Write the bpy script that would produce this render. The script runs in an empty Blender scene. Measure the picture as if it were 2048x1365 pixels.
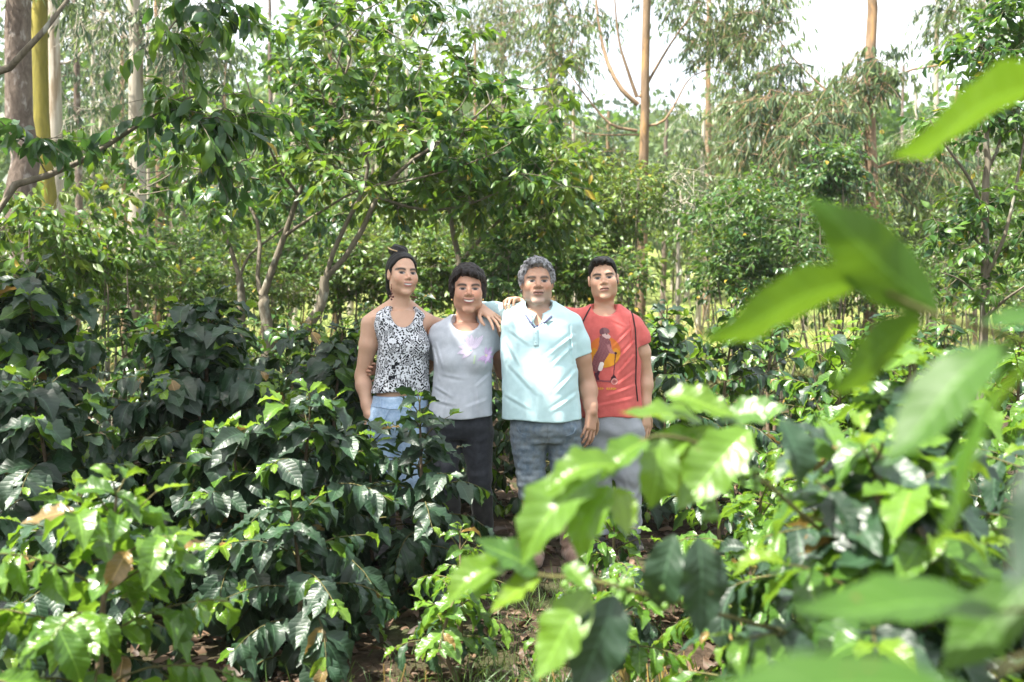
import bpy, math, random
import numpy as np
from mathutils import Matrix, Vector
from mathutils.bvhtree import BVHTree

# ---------------------------------------------------------------- camera, sky, sun, exposure
scene = bpy.context.scene
COL = scene.collection
CAM_H = 1.45
FPX = 1991.0                      # focal length in pixels of the 2048 px wide photograph (35 mm lens)
PITCH = math.atan((682.5 - 600.0) / FPX)
cam_d = bpy.data.cameras.new('camera')
cam_d.lens = 35.0
cam_d.sensor_width = 36.0
cam_d.clip_start = 0.05
cam_d.clip_end = 2000
cam_d.dof.use_dof = True
cam_d.dof.focus_distance = 5.5
cam_d.dof.aperture_fstop = 2.7
cam_d.dof.aperture_blades = 0
cam = bpy.data.objects.new('camera', cam_d)
COL.objects.link(cam)
cam.location = (0, 0, CAM_H)
cam.rotation_euler = (math.pi / 2 - PITCH, 0, 0)
scene.camera = cam

SUN = Vector((-0.40, -0.22, 0.89)).normalized()     # towards the sun
world = bpy.data.worlds.new('World')
scene.world = world
world.use_nodes = True
wn = world.node_tree
sky = wn.nodes.new('ShaderNodeTexSky')
sky.sky_type = 'NISHITA'
sky.sun_disc = False
sky.sun_elevation = math.asin(SUN.z)
sky.sun_rotation = math.atan2(SUN.x, SUN.y)
sky.air_density = 1.0
sky.dust_density = 6.0
sky.ozone_density = 1.0
wn.nodes['Background'].inputs['Strength'].default_value = 0.15
veil = wn.nodes.new('ShaderNodeMix'); veil.data_type = 'RGBA'          # thin bright cloud over the whole sky
vn = wn.nodes.new('ShaderNodeTexNoise'); vn.inputs['Scale'].default_value = 2.2; vn.inputs['Detail'].default_value = 5.0
vt = wn.nodes.new('ShaderNodeTexCoord'); wn.links.new(vt.outputs['Generated'], vn.inputs['Vector'])
vr = wn.nodes.new('ShaderNodeMapRange'); vr.inputs['From Min'].default_value = 0.3; vr.inputs['From Max'].default_value = 0.7
vr.inputs['To Min'].default_value = 0.55; vr.inputs['To Max'].default_value = 0.95; wn.links.new(vn.outputs[0], vr.inputs['Value'])
wn.links.new(vr.outputs[0], veil.inputs[0]); wn.links.new(sky.outputs[0], veil.inputs[6]); veil.inputs[7].default_value = (2.9, 3.0, 3.05, 1)
wn.links.new(veil.outputs[2], wn.nodes['Background'].inputs[0])
sun_d = bpy.data.lights.new('sun', 'SUN')
sun_d.energy = 4.6
sun_d.angle = math.radians(0.53)
sun_d.color = (1.0, 0.95, 0.86)
sun = bpy.data.objects.new('sun', sun_d)
COL.objects.link(sun)
sun.rotation_euler = SUN.to_track_quat('Z', 'Y').to_euler()
scene.view_settings.view_transform = 'Standard'
scene.view_settings.look = 'None'
scene.view_settings.exposure = 2.1
scene.view_settings.gamma = 1.0
scene.view_settings.use_curve_mapping = False
scene.cycles.use_denoising = True
scene.cycles.max_bounces = 7
scene.cycles.diffuse_bounces = 3
scene.cycles.glossy_bounces = 2
scene.cycles.transmission_bounces = 4
scene.cycles.transparent_max_bounces = 4
scene.cycles.volume_bounces = 1
scene.cycles.sample_clamp_indirect = 6.0
scene.cycles.caustics_reflective = False
scene.cycles.caustics_refractive = False

# ---------------------------------------------------------------- helpers
rng = np.random.default_rng(7)
R3 = cam.rotation_euler.to_matrix()

def P(px, py, Y):
    """the world point at depth Y (metres ahead of the camera) seen at a photo pixel"""
    d = R3 @ Vector(((px - 1024.0) / FPX, -(py - 682.5) / FPX, -1.0))
    s = Y / d.y
    return np.array((d.x * s, d.y * s, CAM_H + d.z * s))

Rinv = np.array(R3.transposed())
def project(p):
    q = (np.asarray(p) - np.array((0, 0, CAM_H))) @ Rinv.T
    z = -q[..., 2]
    zz = np.where(np.abs(z) < 1e-6, 1e-6, z)
    return 1024 + FPX * q[..., 0] / zz, 682.5 - FPX * q[..., 1] / zz, z

def np_mesh(name, V, faces, uv=None, attrs=None, smooth=True, fmat=None):
    """faces: list of (n,k) int arrays"""
    me = bpy.data.meshes.new(name)
    V = np.ascontiguousarray(V, dtype=np.float32)
    me.vertices.add(len(V))
    me.vertices.foreach_set('co', V.ravel())
    faces = [np.asarray(f, dtype=np.int32) for f in faces if len(f)]
    loops = np.concatenate([f.ravel() for f in faces])
    starts, s = [], 0
    for f in faces:
        starts.append(s + np.arange(len(f), dtype=np.int32) * f.shape[1])
        s += f.size
    starts = np.concatenate(starts)
    me.loops.add(len(loops))
    me.loops.foreach_set('vertex_index', loops)
    me.polygons.add(len(starts))
    me.polygons.foreach_set('loop_start', starts)
    if uv is not None:
        lay = me.uv_layers.new(name='UVMap')
        lay.data.foreach_set('uv', np.ascontiguousarray(np.asarray(uv, dtype=np.float32)[loops]).ravel())
    me.update(calc_edges=True)
    if attrs:
        for k, a in attrs.items():
            a = np.asarray(a, dtype=np.float32)
            if a.ndim == 1:
                me.attributes.new(k, 'FLOAT', 'POINT').data.foreach_set('value', a)
            else:
                if a.shape[1] == 3:
                    a = np.concatenate([a, np.ones((len(a), 1), np.float32)], 1)
                me.attributes.new(k, 'FLOAT_COLOR', 'POINT').data.foreach_set('color', np.ascontiguousarray(a).ravel())
    if fmat is not None:
        me.polygons.foreach_set('material_index', np.asarray(fmat, dtype=np.int32))
    if smooth:
        me.shade_smooth()
    else:
        me.shade_flat()
    return me

def obj(name, me, mat=None, parent=None, loc=None, **props):
    if mat is not None and me is not None and len(me.materials) == 0:
        for m in (mat if isinstance(mat, (list, tuple)) else [mat]):
            me.materials.append(m)
    o = bpy.data.objects.new(name, me)
    COL.objects.link(o)
    if parent is not None:
        o.parent = parent
    if loc is not None:
        o.location = loc
    for k, v in props.items():
        o[k] = v
    return o

def thing(name, label, cat, loc=(0, 0, 0), group=None):
    o = bpy.data.objects.new(name, None)
    COL.objects.link(o)
    o.location = loc
    o['label'] = label
    o['category'] = cat
    if group:
        o['group'] = group
    return o

class Geo:
    """collects vertices and quads"""
    def __init__(s):
        s.V, s.F, s.n = [], [], 0
    def add(s, V, F):
        s.V.append(np.asarray(V, float)); s.F.append(np.asarray(F, int) + s.n); s.n += len(V)
    def mesh(s, name, off=(0, 0, 0), **k):
        V = np.concatenate(s.V) - np.asarray(off, float)
        quads = [f for f in s.F if f.shape[1] == 4]
        tris = [f for f in s.F if f.shape[1] == 3]
        fs = []
        if quads: fs.append(np.concatenate(quads))
        if tris: fs.append(np.concatenate(tris))
        return np_mesh(name, V, fs, **k)

def unit(v):
    v = np.asarray(v, float)
    return v / np.maximum(np.linalg.norm(v, axis=-1, keepdims=True), 1e-9)

def tube(pts, radii, sides=6, jit=0.0, seed=0):
    pts = np.asarray(pts, float)
    n = len(pts)
    radii = np.broadcast_to(np.asarray(radii, float), (n,))
    tan = np.empty_like(pts); tan[1:-1] = pts[2:] - pts[:-2]; tan[0] = pts[1] - pts[0]; tan[-1] = pts[-1] - pts[-2]
    tan /= np.sqrt((tan * tan).sum(1, keepdims=True)) + 1e-12
    m = pts[-1] - pts[0]
    k = int(np.argmin(np.abs(m)))
    ref = np.zeros(3); ref[k] = 1.0
    t0, t1, t2 = tan.T
    x = np.stack([ref[1] * t2 - ref[2] * t1, ref[2] * t0 - ref[0] * t2, ref[0] * t1 - ref[1] * t0], 1)
    x /= np.sqrt((x * x).sum(1, keepdims=True)) + 1e-12
    x0, x1, x2 = x.T
    y = np.stack([t1 * x2 - t2 * x1, t2 * x0 - t0 * x2, t0 * x1 - t1 * x0], 1)
    a = np.arange(sides) * (2 * math.pi / sides)
    rr = np.repeat(radii[:, None], sides, 1)
    if jit: rr = rr * (1 + jit * np.random.default_rng(seed).normal(size=rr.shape))
    V = pts[:, None] + (np.cos(a) * rr)[..., None] * x[:, None] + (np.sin(a) * rr)[..., None] * y[:, None]
    idx = np.arange(n * sides).reshape(n, sides)
    A, B = idx[:-1], idx[1:]
    nx_ = np.concatenate([idx[:, 1:], idx[:, :1]], 1)
    F = np.stack([A, nx_[:-1], nx_[1:], B], -1).reshape(-1, 4)
    return V.reshape(-1, 3), F, None

def curve(pts, n):
    """Catmull-Rom resampling of a polyline"""
    p = np.asarray(pts, float)
    if len(p) < 3:
        t = np.linspace(0, 1, n)[:, None]
        return p[0] * (1 - t) + p[-1] * t
    q = np.concatenate([[2 * p[0] - p[1]], p, [2 * p[-1] - p[-2]]])
    u = np.linspace(0, len(p) - 1 - 1e-9, n)
    i = u.astype(int); f = (u - i)[:, None]
    a, b, c, d = q[i], q[i + 1], q[i + 2], q[i + 3]
    return 0.5 * (2 * b + (c - a) * f + (2 * a - 5 * b + 4 * c - d) * f * f + (3 * b - a - 3 * c + d) * f ** 3)

def gz(x, y):
    """height of the ground"""
    x = np.asarray(x, float); y = np.asarray(y, float)
    z = 0.035 * np.sin(x * 1.3 + 0.6) * np.cos(y * 0.9) + 0.02 * np.sin(x * 3.1 + y * 2.3)
    z = z + 0.05 * np.clip(y - 13, 0, 30) + 0.15 * np.clip(y - 43, 0, 60) ** 1.02 + 0.10 * np.clip(y - 103, 0, 200)
    z = z + np.clip(y - 40, 0, 40) / 40 * 2.0 * np.sin(x * 0.06 + 1.0)
    return z

# ---------------------------------------------------------------- materials
class NT:
    def __init__(s, name):
        s.m = bpy.data.materials.new(name); s.m.use_nodes = True
        s.t = s.m.node_tree
        s.b = s.t.nodes['Principled BSDF']; s.out = s.t.nodes['Material Output']
    def n(s, typ, inp=None, **kw):
        k = s.t.nodes.new('ShaderNode' + typ)
        for a, v in kw.items(): setattr(k, a, v)
        for a, v in (inp or {}).items():
            s.put(k.inputs[a], v)
        return k
    def put(s, sock, v):
        if isinstance(v, bpy.types.NodeSocket): s.t.links.new(v, sock)
        elif isinstance(v, (tuple, list)) and len(v) == 3 and sock.type == 'RGBA': sock.default_value = (*v, 1)
        else: sock.default_value = v
    def math(s, op, a, b=0.0, c=0.0, clamp=False):
        k = s.n('Math', operation=op, use_clamp=clamp)
        s.put(k.inputs[0], a); s.put(k.inputs[1], b)
        if op in ('MULTIPLY_ADD', 'COMPARE', 'SMOOTH_MIN', 'SMOOTH_MAX', 'WRAP'): s.put(k.inputs[2], c)
        return k.outputs[0]
    def mix(s, f, a, b, typ='MIX'):
        k = s.n('Mix', data_type='RGBA', blend_type=typ)
        s.put(k.inputs[0], f); s.put(k.inputs[6], a); s.put(k.inputs[7], b)
        return k.outputs[2]
    def ramp(s, f, stops, interp='LINEAR'):
        k = s.n('ValToRGB'); s.put(k.inputs[0], f)
        cr = k.color_ramp; cr.interpolation = interp
        while len(cr.elements) < len(stops): cr.elements.new(0.5)
        for e, (p, c) in zip(cr.elements, stops):
            e.position = p; e.color = (*c, 1) if len(c) == 3 else c
        return k.outputs[0]
    def noise(s, scale, detail=3.0, rough=0.55, vec=None, dist=0.0):
        k = s.n('TexNoise', {'Scale': scale, 'Detail': detail, 'Roughness': rough, 'Distortion': dist})
        if vec is not None: s.t.links.new(vec, k.inputs['Vector'])
        return k.outputs[0]
    def bump(s, h, strength=0.3, dist=0.01, normal=None):
        k = s.n('Bump', {'Strength': strength, 'Distance': dist, 'Height': h})
        if normal is not None: s.t.links.new(normal, k.inputs['Normal'])
        return k.outputs[0]
    def set(s, **kw):
        for a, v in kw.items(): s.put(s.b.inputs[a.replace('_', ' ')], v)
        return s.m
    def coord(s, kind='Object'):
        return s.n('TexCoord').outputs[kind]
    def mapping(s, vec, scale):
        k = s.n('Mapping', {'Scale': scale}); s.t.links.new(vec, k.inputs[0]); return k.outputs[0]

def leaf_mat(name, c_dark, c_light, rough=0.35, transl=0.3, t_col=(0.25, 0.4, 0.05), veins=False, spec=0.5, yellow=0.0):
    m = NT(name)
    rnd = m.n('ObjectInfo').outputs['Random']
    att = m.n('Attribute', attribute_name='rnd').outputs['Fac']
    r = m.math('FRACT', m.math('ADD', rnd, att))
    col = m.ramp(r, [(0.0, c_dark), (0.55, tuple((a + b) / 2 for a, b in zip(c_dark, c_light))), (1.0, c_light)])
    if yellow:
        r2 = m.math('FRACT', m.math('MULTIPLY', r, 17.31))
        col = m.mix(m.math('GREATER_THAN', r2, 1.0 - yellow), col, (0.42, 0.30, 0.03))
    pos = m.n('NewGeometry').outputs['Position']
    blot = m.noise(9.0, 2.0, vec=pos)
    col = m.mix(m.math('MULTIPLY_ADD', blot, 0.9, -0.25, clamp=True), col, tuple(0.6 * a for a in c_dark), 'MIX')
    rgh = rough
    if veins:
        uv = m.n('SeparateXYZ'); m.t.links.new(m.coord('UV'), uv.inputs[0])
        au = m.math('ABSOLUTE', m.math('MULTIPLY_ADD', uv.outputs[0], 2.0, -1.0))
        lat = m.math('FRACT', m.math('MULTIPLY', m.math('SUBTRACT', uv.outputs[1], m.math('MULTIPLY', au, 0.16)), 9.0))
        tri = m.math('ABSOLUTE', m.math('MULTIPLY_ADD', lat, 2.0, -1.0))      # 1 at the vein
        vein = m.math('POWER', tri, 9.0)
        mid = m.math('SUBTRACT', 1.0, m.math('MULTIPLY', au, 16.0), clamp=True)
        line = m.math('MAXIMUM', m.math('MULTIPLY', vein, 0.18), m.math('MULTIPLY', mid, 0.8))
        col = m.mix(line, col, tuple(min(1, 1.9 * a + 0.03) for a in c_light))
        h = m.math('SUBTRACT', m.math('SUBTRACT', 1.0, m.math('POWER', tri, 2.5)), m.math('MULTIPLY', mid, 0.7))
        nrm = m.bump(m.math('ADD', h, m.math('MULTIPLY', m.noise(120.0, 2.0, vec=pos), 0.25)), 0.20, 0.004)
        m.put(m.b.inputs['Normal'], nrm)
        spot = m.math('GREATER_THAN', m.noise(34.0, 3.0, 0.7, vec=pos), 0.705)
        col = m.mix(m.math('MULTIPLY', spot, 0.75), col, (0.12, 0.075, 0.025))
        dust = m.math('MULTIPLY_ADD', m.noise(3.0, 4.0, 0.7, vec=pos), 0.7, -0.25, clamp=True)
        col = m.mix(m.math('MULTIPLY', dust, 0.35), col, (0.11, 0.115, 0.085))
        rgh = m.math('MULTIPLY_ADD', blot, 0.3, rough - 0.12)
    m.set(Base_Color=col, Roughness=rgh, Specular_IOR_Level=spec)
    tr = m.n('BsdfTranslucent', {'Color': m.mix(0.45, col, t_col)})
    mx = m.n('MixShader'); mx.inputs[0].default_value = transl
    m.t.links.new(m.b.outputs[0], mx.inputs[1]); m.t.links.new(tr.outputs[0], mx.inputs[2])
    m.t.links.new(mx.outputs[0], m.out.inputs[0])
    return m.m

def bark_mat(name, c1, c2, scale=(14, 14, 3), c3=None, thr=0.6, bump=0.5):
    m = NT(name)
    v = m.mapping(m.n('NewGeometry').outputs['Position'], scale)
    a = m.noise(1.0, 6.0, 0.65, v, 0.6)
    col = m.ramp(a, [(0.3, c1), (0.7, c2)])
    if c3:
        v2 = m.mapping(m.n('NewGeometry').outputs['Position'], tuple(s * 0.55 for s in scale))
        b = m.noise(1.0, 4.0, 0.6, v2)
        col = m.mix(m.ramp(b, [(thr - 0.05, (0, 0, 0)), (thr + 0.05, (1, 1, 1))]), col, c3)
    return m.set(Base_Color=col, Roughness=0.85, Specular_IOR_Level=0.2, Normal=m.bump(a, bump, 0.02))

MAT = {}
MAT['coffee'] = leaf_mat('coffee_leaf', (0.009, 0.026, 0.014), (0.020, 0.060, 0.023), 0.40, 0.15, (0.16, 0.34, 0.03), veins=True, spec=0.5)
MAT['coffee_sun'] = leaf_mat('coffee_leaf_sunlit', (0.040, 0.115, 0.014), (0.125, 0.245, 0.018), 0.30, 0.40, (0.30, 0.50, 0.03), veins=True, spec=0.6)  # brighter copy of the coffee leaf, sunlight put into its colour
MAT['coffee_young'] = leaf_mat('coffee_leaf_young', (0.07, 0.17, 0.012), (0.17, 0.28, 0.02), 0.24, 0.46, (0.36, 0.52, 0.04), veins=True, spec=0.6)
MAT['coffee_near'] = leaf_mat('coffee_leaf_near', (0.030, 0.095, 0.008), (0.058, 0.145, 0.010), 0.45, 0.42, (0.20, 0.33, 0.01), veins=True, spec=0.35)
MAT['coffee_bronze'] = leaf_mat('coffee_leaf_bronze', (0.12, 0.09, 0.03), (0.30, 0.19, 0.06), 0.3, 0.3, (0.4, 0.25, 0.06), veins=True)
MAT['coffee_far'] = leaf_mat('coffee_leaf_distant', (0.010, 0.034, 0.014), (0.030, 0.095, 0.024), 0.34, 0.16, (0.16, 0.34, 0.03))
MAT['coffee_far_sun'] = leaf_mat('coffee_leaf_distant_light', (0.030, 0.09, 0.02), (0.08, 0.19, 0.03), 0.32, 0.28, (0.25, 0.45, 0.04))  # distant copy with sunlight in its colour; young tips use it too
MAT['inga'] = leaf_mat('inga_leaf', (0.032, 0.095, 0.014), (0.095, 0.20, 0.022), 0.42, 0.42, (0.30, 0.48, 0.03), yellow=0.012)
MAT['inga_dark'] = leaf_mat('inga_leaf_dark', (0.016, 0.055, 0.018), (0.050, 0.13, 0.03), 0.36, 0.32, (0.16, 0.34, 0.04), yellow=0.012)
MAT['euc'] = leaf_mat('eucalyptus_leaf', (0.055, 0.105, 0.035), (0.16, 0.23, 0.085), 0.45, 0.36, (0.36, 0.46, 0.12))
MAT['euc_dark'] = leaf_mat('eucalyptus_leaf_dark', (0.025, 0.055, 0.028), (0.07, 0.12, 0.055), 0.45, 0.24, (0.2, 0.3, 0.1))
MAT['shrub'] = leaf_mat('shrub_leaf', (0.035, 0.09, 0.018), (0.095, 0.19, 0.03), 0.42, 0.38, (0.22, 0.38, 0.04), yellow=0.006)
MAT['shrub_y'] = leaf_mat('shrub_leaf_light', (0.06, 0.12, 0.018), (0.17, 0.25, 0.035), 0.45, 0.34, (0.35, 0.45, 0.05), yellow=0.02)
MAT['dry'] = leaf_mat('dry_leaf', (0.04, 0.024, 0.014), (0.17, 0.105, 0.062), 0.6, 0.08, (0.3, 0.2, 0.1))
MAT['grass'] = leaf_mat('grass_blade', (0.03, 0.08, 0.02), (0.11, 0.18, 0.04), 0.5, 0.3, (0.3, 0.4, 0.06))
MAT['straw'] = leaf_mat('dry_stalk', (0.22, 0.15, 0.04), (0.40, 0.28, 0.07), 0.6, 0.1, (0.4, 0.3, 0.1))
MAT['twig'] = bark_mat('green_twig', (0.05, 0.06, 0.02), (0.14, 0.12, 0.05), (40, 40, 40))
MAT['stem'] = bark_mat('coffee_stem', (0.09, 0.06, 0.04), (0.22, 0.17, 0.12), (60, 60, 20))
MAT['bark'] = bark_mat('inga_bark', (0.085, 0.072, 0.05), (0.20, 0.175, 0.13), (20, 20, 7), (0.29, 0.29, 0.24), 0.64)
MAT['bark_euc'] = bark_mat('eucalyptus_bark', (0.16, 0.10, 0.065), (0.34, 0.24, 0.16), (9, 9, 2), (0.42, 0.38, 0.30), 0.58)
MAT['bark_orange'] = bark_mat('eucalyptus_bark_orange', (0.13, 0.085, 0.05), (0.27, 0.19, 0.12), (11, 11, 2.5), (0.33, 0.20, 0.09), 0.62)
MAT['bark_pale'] = bark_mat('eucalyptus_bark_pale', (0.26, 0.23, 0.18), (0.46, 0.42, 0.34), (8, 8, 1.2), (0.22, 0.17, 0.11), 0.62)
MAT['bark_grey'] = bark_mat('eucalyptus_bark_rough', (0.07, 0.052, 0.04), (0.19, 0.15, 0.12), (15, 15, 7), (0.30, 0.27, 0.24), 0.6, 0.9)
MAT['bark_green'] = bark_mat('mossy_green_bark', (0.13, 0.12, 0.025), (0.28, 0.24, 0.05), (10, 10, 2), (0.22, 0.17, 0.08), 0.64)
MAT['cherry'] = NT('coffee_cherry').set(Base_Color=(0.10, 0.20, 0.03), Roughness=0.3)

def soil():
    m = NT('soil')
    v = m.n('NewGeometry').outputs['Position']
    a = m.noise(1.6, 6.0, 0.6, v); b = m.noise(26.0, 5.0, 0.7, v)
    c = m.ramp(b, [(0.3, (0.022, 0.016, 0.010)), (0.55, (0.055, 0.038, 0.025)), (0.75, (0.11, 0.08, 0.055))])
    g = m.ramp(a, [(0.50, (0, 0, 0)), (0.62, (1, 1, 1))])
    c = m.mix(m.math('MULTIPLY', m.n('SeparateColor', {0: g}).outputs[0], 0.55), c, (0.05, 0.075, 0.025))
    sp = m.n('SeparateXYZ'); m.t.links.new(v, sp.inputs[0])
    far = m.math('MULTIPLY', m.math('SUBTRACT', sp.outputs[1], 14.0), 0.16, clamp=True)
    mead = m.ramp(m.noise(0.5, 5.0, 0.65, v), [(0.3, (0.10, 0.15, 0.035)), (0.55, (0.20, 0.24, 0.07)), (0.75, (0.32, 0.28, 0.14))])
    c = m.mix(far, c, mead)
    return m.set(Base_Color=c, Roughness=0.95, Specular_IOR_Level=0.15, Normal=m.bump(b, 0.8, 0.04))
MAT['soil'] = soil()

# ---------------------------------------------------------------- ground
def ground():
    ys = np.concatenate([np.linspace(-6, 20, 90), np.linspace(20.5, 110, 90), np.linspace(112, 150, 12)])
    xs = np.concatenate([np.linspace(-110, -31, 16), np.linspace(-30, 30, 100), np.linspace(31, 110, 16)])
    X, Y = np.meshgrid(xs, ys)
    V = np.stack([X, Y, gz(X, Y)], -1).reshape(-1, 3)
    i = np.arange(len(V)).reshape(X.shape)
    F = np.stack([i[:-1, :-1], i[:-1, 1:], i[1:, 1:], i[1:, :-1]], -1).reshape(-1, 4)
    obj('ground', np_mesh('ground', V, [F]), MAT['soil'], kind='structure')
ground()
# ---------------------------------------------------------------- leaf templates (base at origin, along +Y, upper face +Z)
def leaf_tmpl(nl, nw, wid, fold=0.25, bend=0.5, rip=0.0, wav=0.0, a=0.85, b=0.8, seed=0, tip=0.0, twist=0.0):
    r_ = np.random.default_rng(seed)
    t = np.linspace(0, 1, nl + 1)[:, None]; u = np.linspace(-1, 1, nw + 1)[None, :]
    h = 0.5 * wid * np.sin(math.pi * np.clip(t, 0.004, 0.996) ** a) ** b
    if tip:
        h = h * (1 - tip * np.clip((t - 0.72) / 0.28, 0, 1) ** 0.7)
    ph = r_.uniform(0, 6.28, 4)
    edge = 1 + wav * 0.55 * np.sin(2 * math.pi * 5.3 * t + ph[0] + 1.3 * np.sign(u)) * np.abs(u)
    x = u * h * edge
    y = t + 0 * u
    z = fold * np.abs(u) * h + rip * np.sin(2 * math.pi * (9 * t - 1.4 * np.abs(u))) * np.abs(u) ** 0.7 * h
    z = z + wav * u * u * h * 1.4 * np.sin(2 * math.pi * 3.4 * t + ph[1] + 1.9 * np.sign(u))
    z = z + 0.05 * np.sin(2 * math.pi * t + ph[2]) * t
    if twist:
        c, s = np.cos(twist * t), np.sin(twist * t)
        x, z = x * c - z * s, x * s + z * c
    if abs(bend) > 1e-4:
        th = bend * t
        y2 = np.sin(th) / bend + z * np.sin(th)
        z = -(1 - np.cos(th)) / bend + z * np.cos(th)
        y = y2
    V = np.stack([x, y + 0 * x, z + 0 * x], -1).reshape(-1, 3)
    i = np.arange(len(V)).reshape(nl + 1, nw + 1)
    F = np.stack([i[:-1, :-1], i[:-1, 1:], i[1:, 1:], i[1:, :-1]], -1).reshape(-1, 4)
    uv = np.stack([0.5 + 0.5 * u + 0 * t, t + 0 * u], -1).reshape(-1, 2)
    return V, F, uv

T = {}
for k in range(4):
    T['cn%d' % k] = leaf_tmpl(14, 6, 0.46, 0.22 + 0.1 * k, 0.35 + 0.3 * k, 0.045, 0.14, 0.86, 0.78, k, 0.45, 0.25 * (k - 1.5))   # near coffee leaf
    T['cs%d' % k] = leaf_tmpl(16, 6, 0.44, 0.16 + 0.06 * k, 0.30 + 0.12 * k, 0.02, 0.035, 0.86, 0.78, k, 0.40, 0.1 * (k - 1.5))    # close to the lens
    T['cm%d' % k] = leaf_tmpl(8, 4, 0.50, 0.24 + 0.1 * k, 0.35 + 0.3 * k, 0.0, 0.16, 0.86, 0.78, k, 0.45, 0.3 * (k - 1.5))       # middle distance
    T['cf%d' % k] = leaf_tmpl(4, 2, 0.46, 0.3, 0.4 + 0.25 * k, 0.0, 0.06, 0.86, 0.8, k, 0.3, 0.3 * (k - 1.5))                    # far
    T['tr%d' % k] = leaf_tmpl(4, 2, 0.40, 0.25, 0.3 + 0.25 * k, 0.0, 0.05, 0.9, 0.9, k, 0.2, 0.4 * (k - 1.5))                    # tree leaf
    T['eu%d' % k] = leaf_tmpl(3, 1, 0.20, 0.0, 0.5 * (k - 1.5), 0.0, 0.0, 0.8, 0.9, k, 0.0, 0.8 * (k - 1.5))                     # eucalyptus leaf
    T['cl%d' % k] = leaf_tmpl(2, 1, 0.55, 0.0, 0.5 * (k - 1.5), 0.0, 0.0, 0.9, 0.7, k, 0.0, 0.6)                                 # far spray
    T['dr%d' % k] = leaf_tmpl(5, 2, 0.36, 0.5, 1.6 - 0.7 * k, 0.0, 0.25, 0.9, 0.8, k, 0.2, 0.8 * (k - 1.5))                      # dry leaf
    T['gr%d' % k] = leaf_tmpl(4, 1, 0.035, 0.0, 0.5 + 0.4 * k, 0.0, 0.0, 0.45, 0.6, k, 0.0, 0.3)                                 # grass blade
_shared = {}
def shared_leaf(t, mat):
    k = (t, mat)
    if k not in _shared:
        V, F, uv = T[t]
        me = np_mesh('leaf_' + t, V, [F], uv)
        me.materials.append(MAT[mat])
        _shared[k] = me
    return _shared[k]

class Leaves:
    """a list of leaves of one plant; some become objects, the rest one joined part"""
    def __init__(s):
        s.p, s.d, s.u, s.l, s.w, s.t, s.m = [], [], [], [], [], [], []
    def add(s, p, d, u, l, t, m, w=1.0):
        s.p.append(p); s.d.append(d); s.u.append(u); s.l.append(l); s.t.append(t); s.m.append(m); s.w.append(w)
    def extend(s, p, d, u, l, t, m):
        n = len(p)
        s.p.extend(p); s.d.extend(d); s.u.extend(u); s.l.extend(np.broadcast_to(l, n)); s.t.extend(t); s.m.extend(m); s.w.extend([1.0] * n)
    def mats(s):
        p = np.array(s.p); d = unit(np.array(s.d)); u = unit(np.array(s.u)); l = np.array(s.l)[:, None]; w = np.array(s.w)[:, None]
        x = unit(np.cross(d, u) + 1e-6); z = np.cross(x, d)
        return p, x * l * w, d * l, z * l
    def build(s, root, n_parts, joined='foliage', far_t=None, thing_kind=None):
        if not s.p: return
        p, x, d, z = s.mats()
        off = np.array(root.location)
        px, py, dep = project(p + 0.5 * d)
        vis = (px > -60) & (px < 2108) & (py > -60) & (py < 1425) & (dep > 0.1)
        score = np.linalg.norm(p - np.array((0, 0, CAM_H)), axis=1) + np.where(vis, 0, 100)
        order = np.argsort(score)
        take = [i for i in order[:n_parts] if vis[i]]
        rest = np.ones(len(p), bool); rest[take] = False
        for i in take:
            o = bpy.data.objects.new('leaf', shared_leaf(s.t[i], s.m[i]))
            COL.objects.link(o)
            o.parent = root
            q = p[i] - off
            o.matrix_basis = Matrix(((x[i][0], d[i][0], z[i][0], q[0]), (x[i][1], d[i][1], z[i][1], q[1]), (x[i][2], d[i][2], z[i][2], q[2]), (0, 0, 0, 1)))
        ids = np.nonzero(rest)[0]
        if not len(ids): return
        mats = sorted(set(s.m[i] for i in ids))
        Vs, Fs, Us, Rs, Ms, n = [], [], [], [], [], 0
        tt = np.array(s.t); mm = np.array(s.m)
        for t in sorted(set(tt[ids])):
            V, F, uv = T[t]
            if far_t:
                V, F, uv = T[far_t + t[-1]]
            for mi, m in enumerate(mats):
                k = ids[(tt[ids] == t) & (mm[ids] == m)]
                if not len(k): continue
                W = p[k][:, None] - off + V[None, :, 0:1] * x[k][:, None] + V[None, :, 1:2] * d[k][:, None] + V[None, :, 2:3] * z[k][:, None]
                Vs.append(W.reshape(-1, 3))
                Fs.append((F[None] + (n + np.arange(len(k)) * len(V))[:, None, None]).reshape(-1, 4))
                Us.append(np.tile(uv, (len(k), 1)))
                Rs.append(np.repeat(rng.random(len(k)), len(V)))
                Ms.append(np.full(len(k) * len(F), mi))
                n += len(k) * len(V)
        me = np_mesh(joined, np.concatenate(Vs), [np.concatenate(Fs)], np.concatenate(Us), {'rnd': np.concatenate(Rs)}, fmat=np.concatenate(Ms))
        for m in mats: me.materials.append(MAT[m])
        return obj(joined, me, None, root, kind='stuff')

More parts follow.
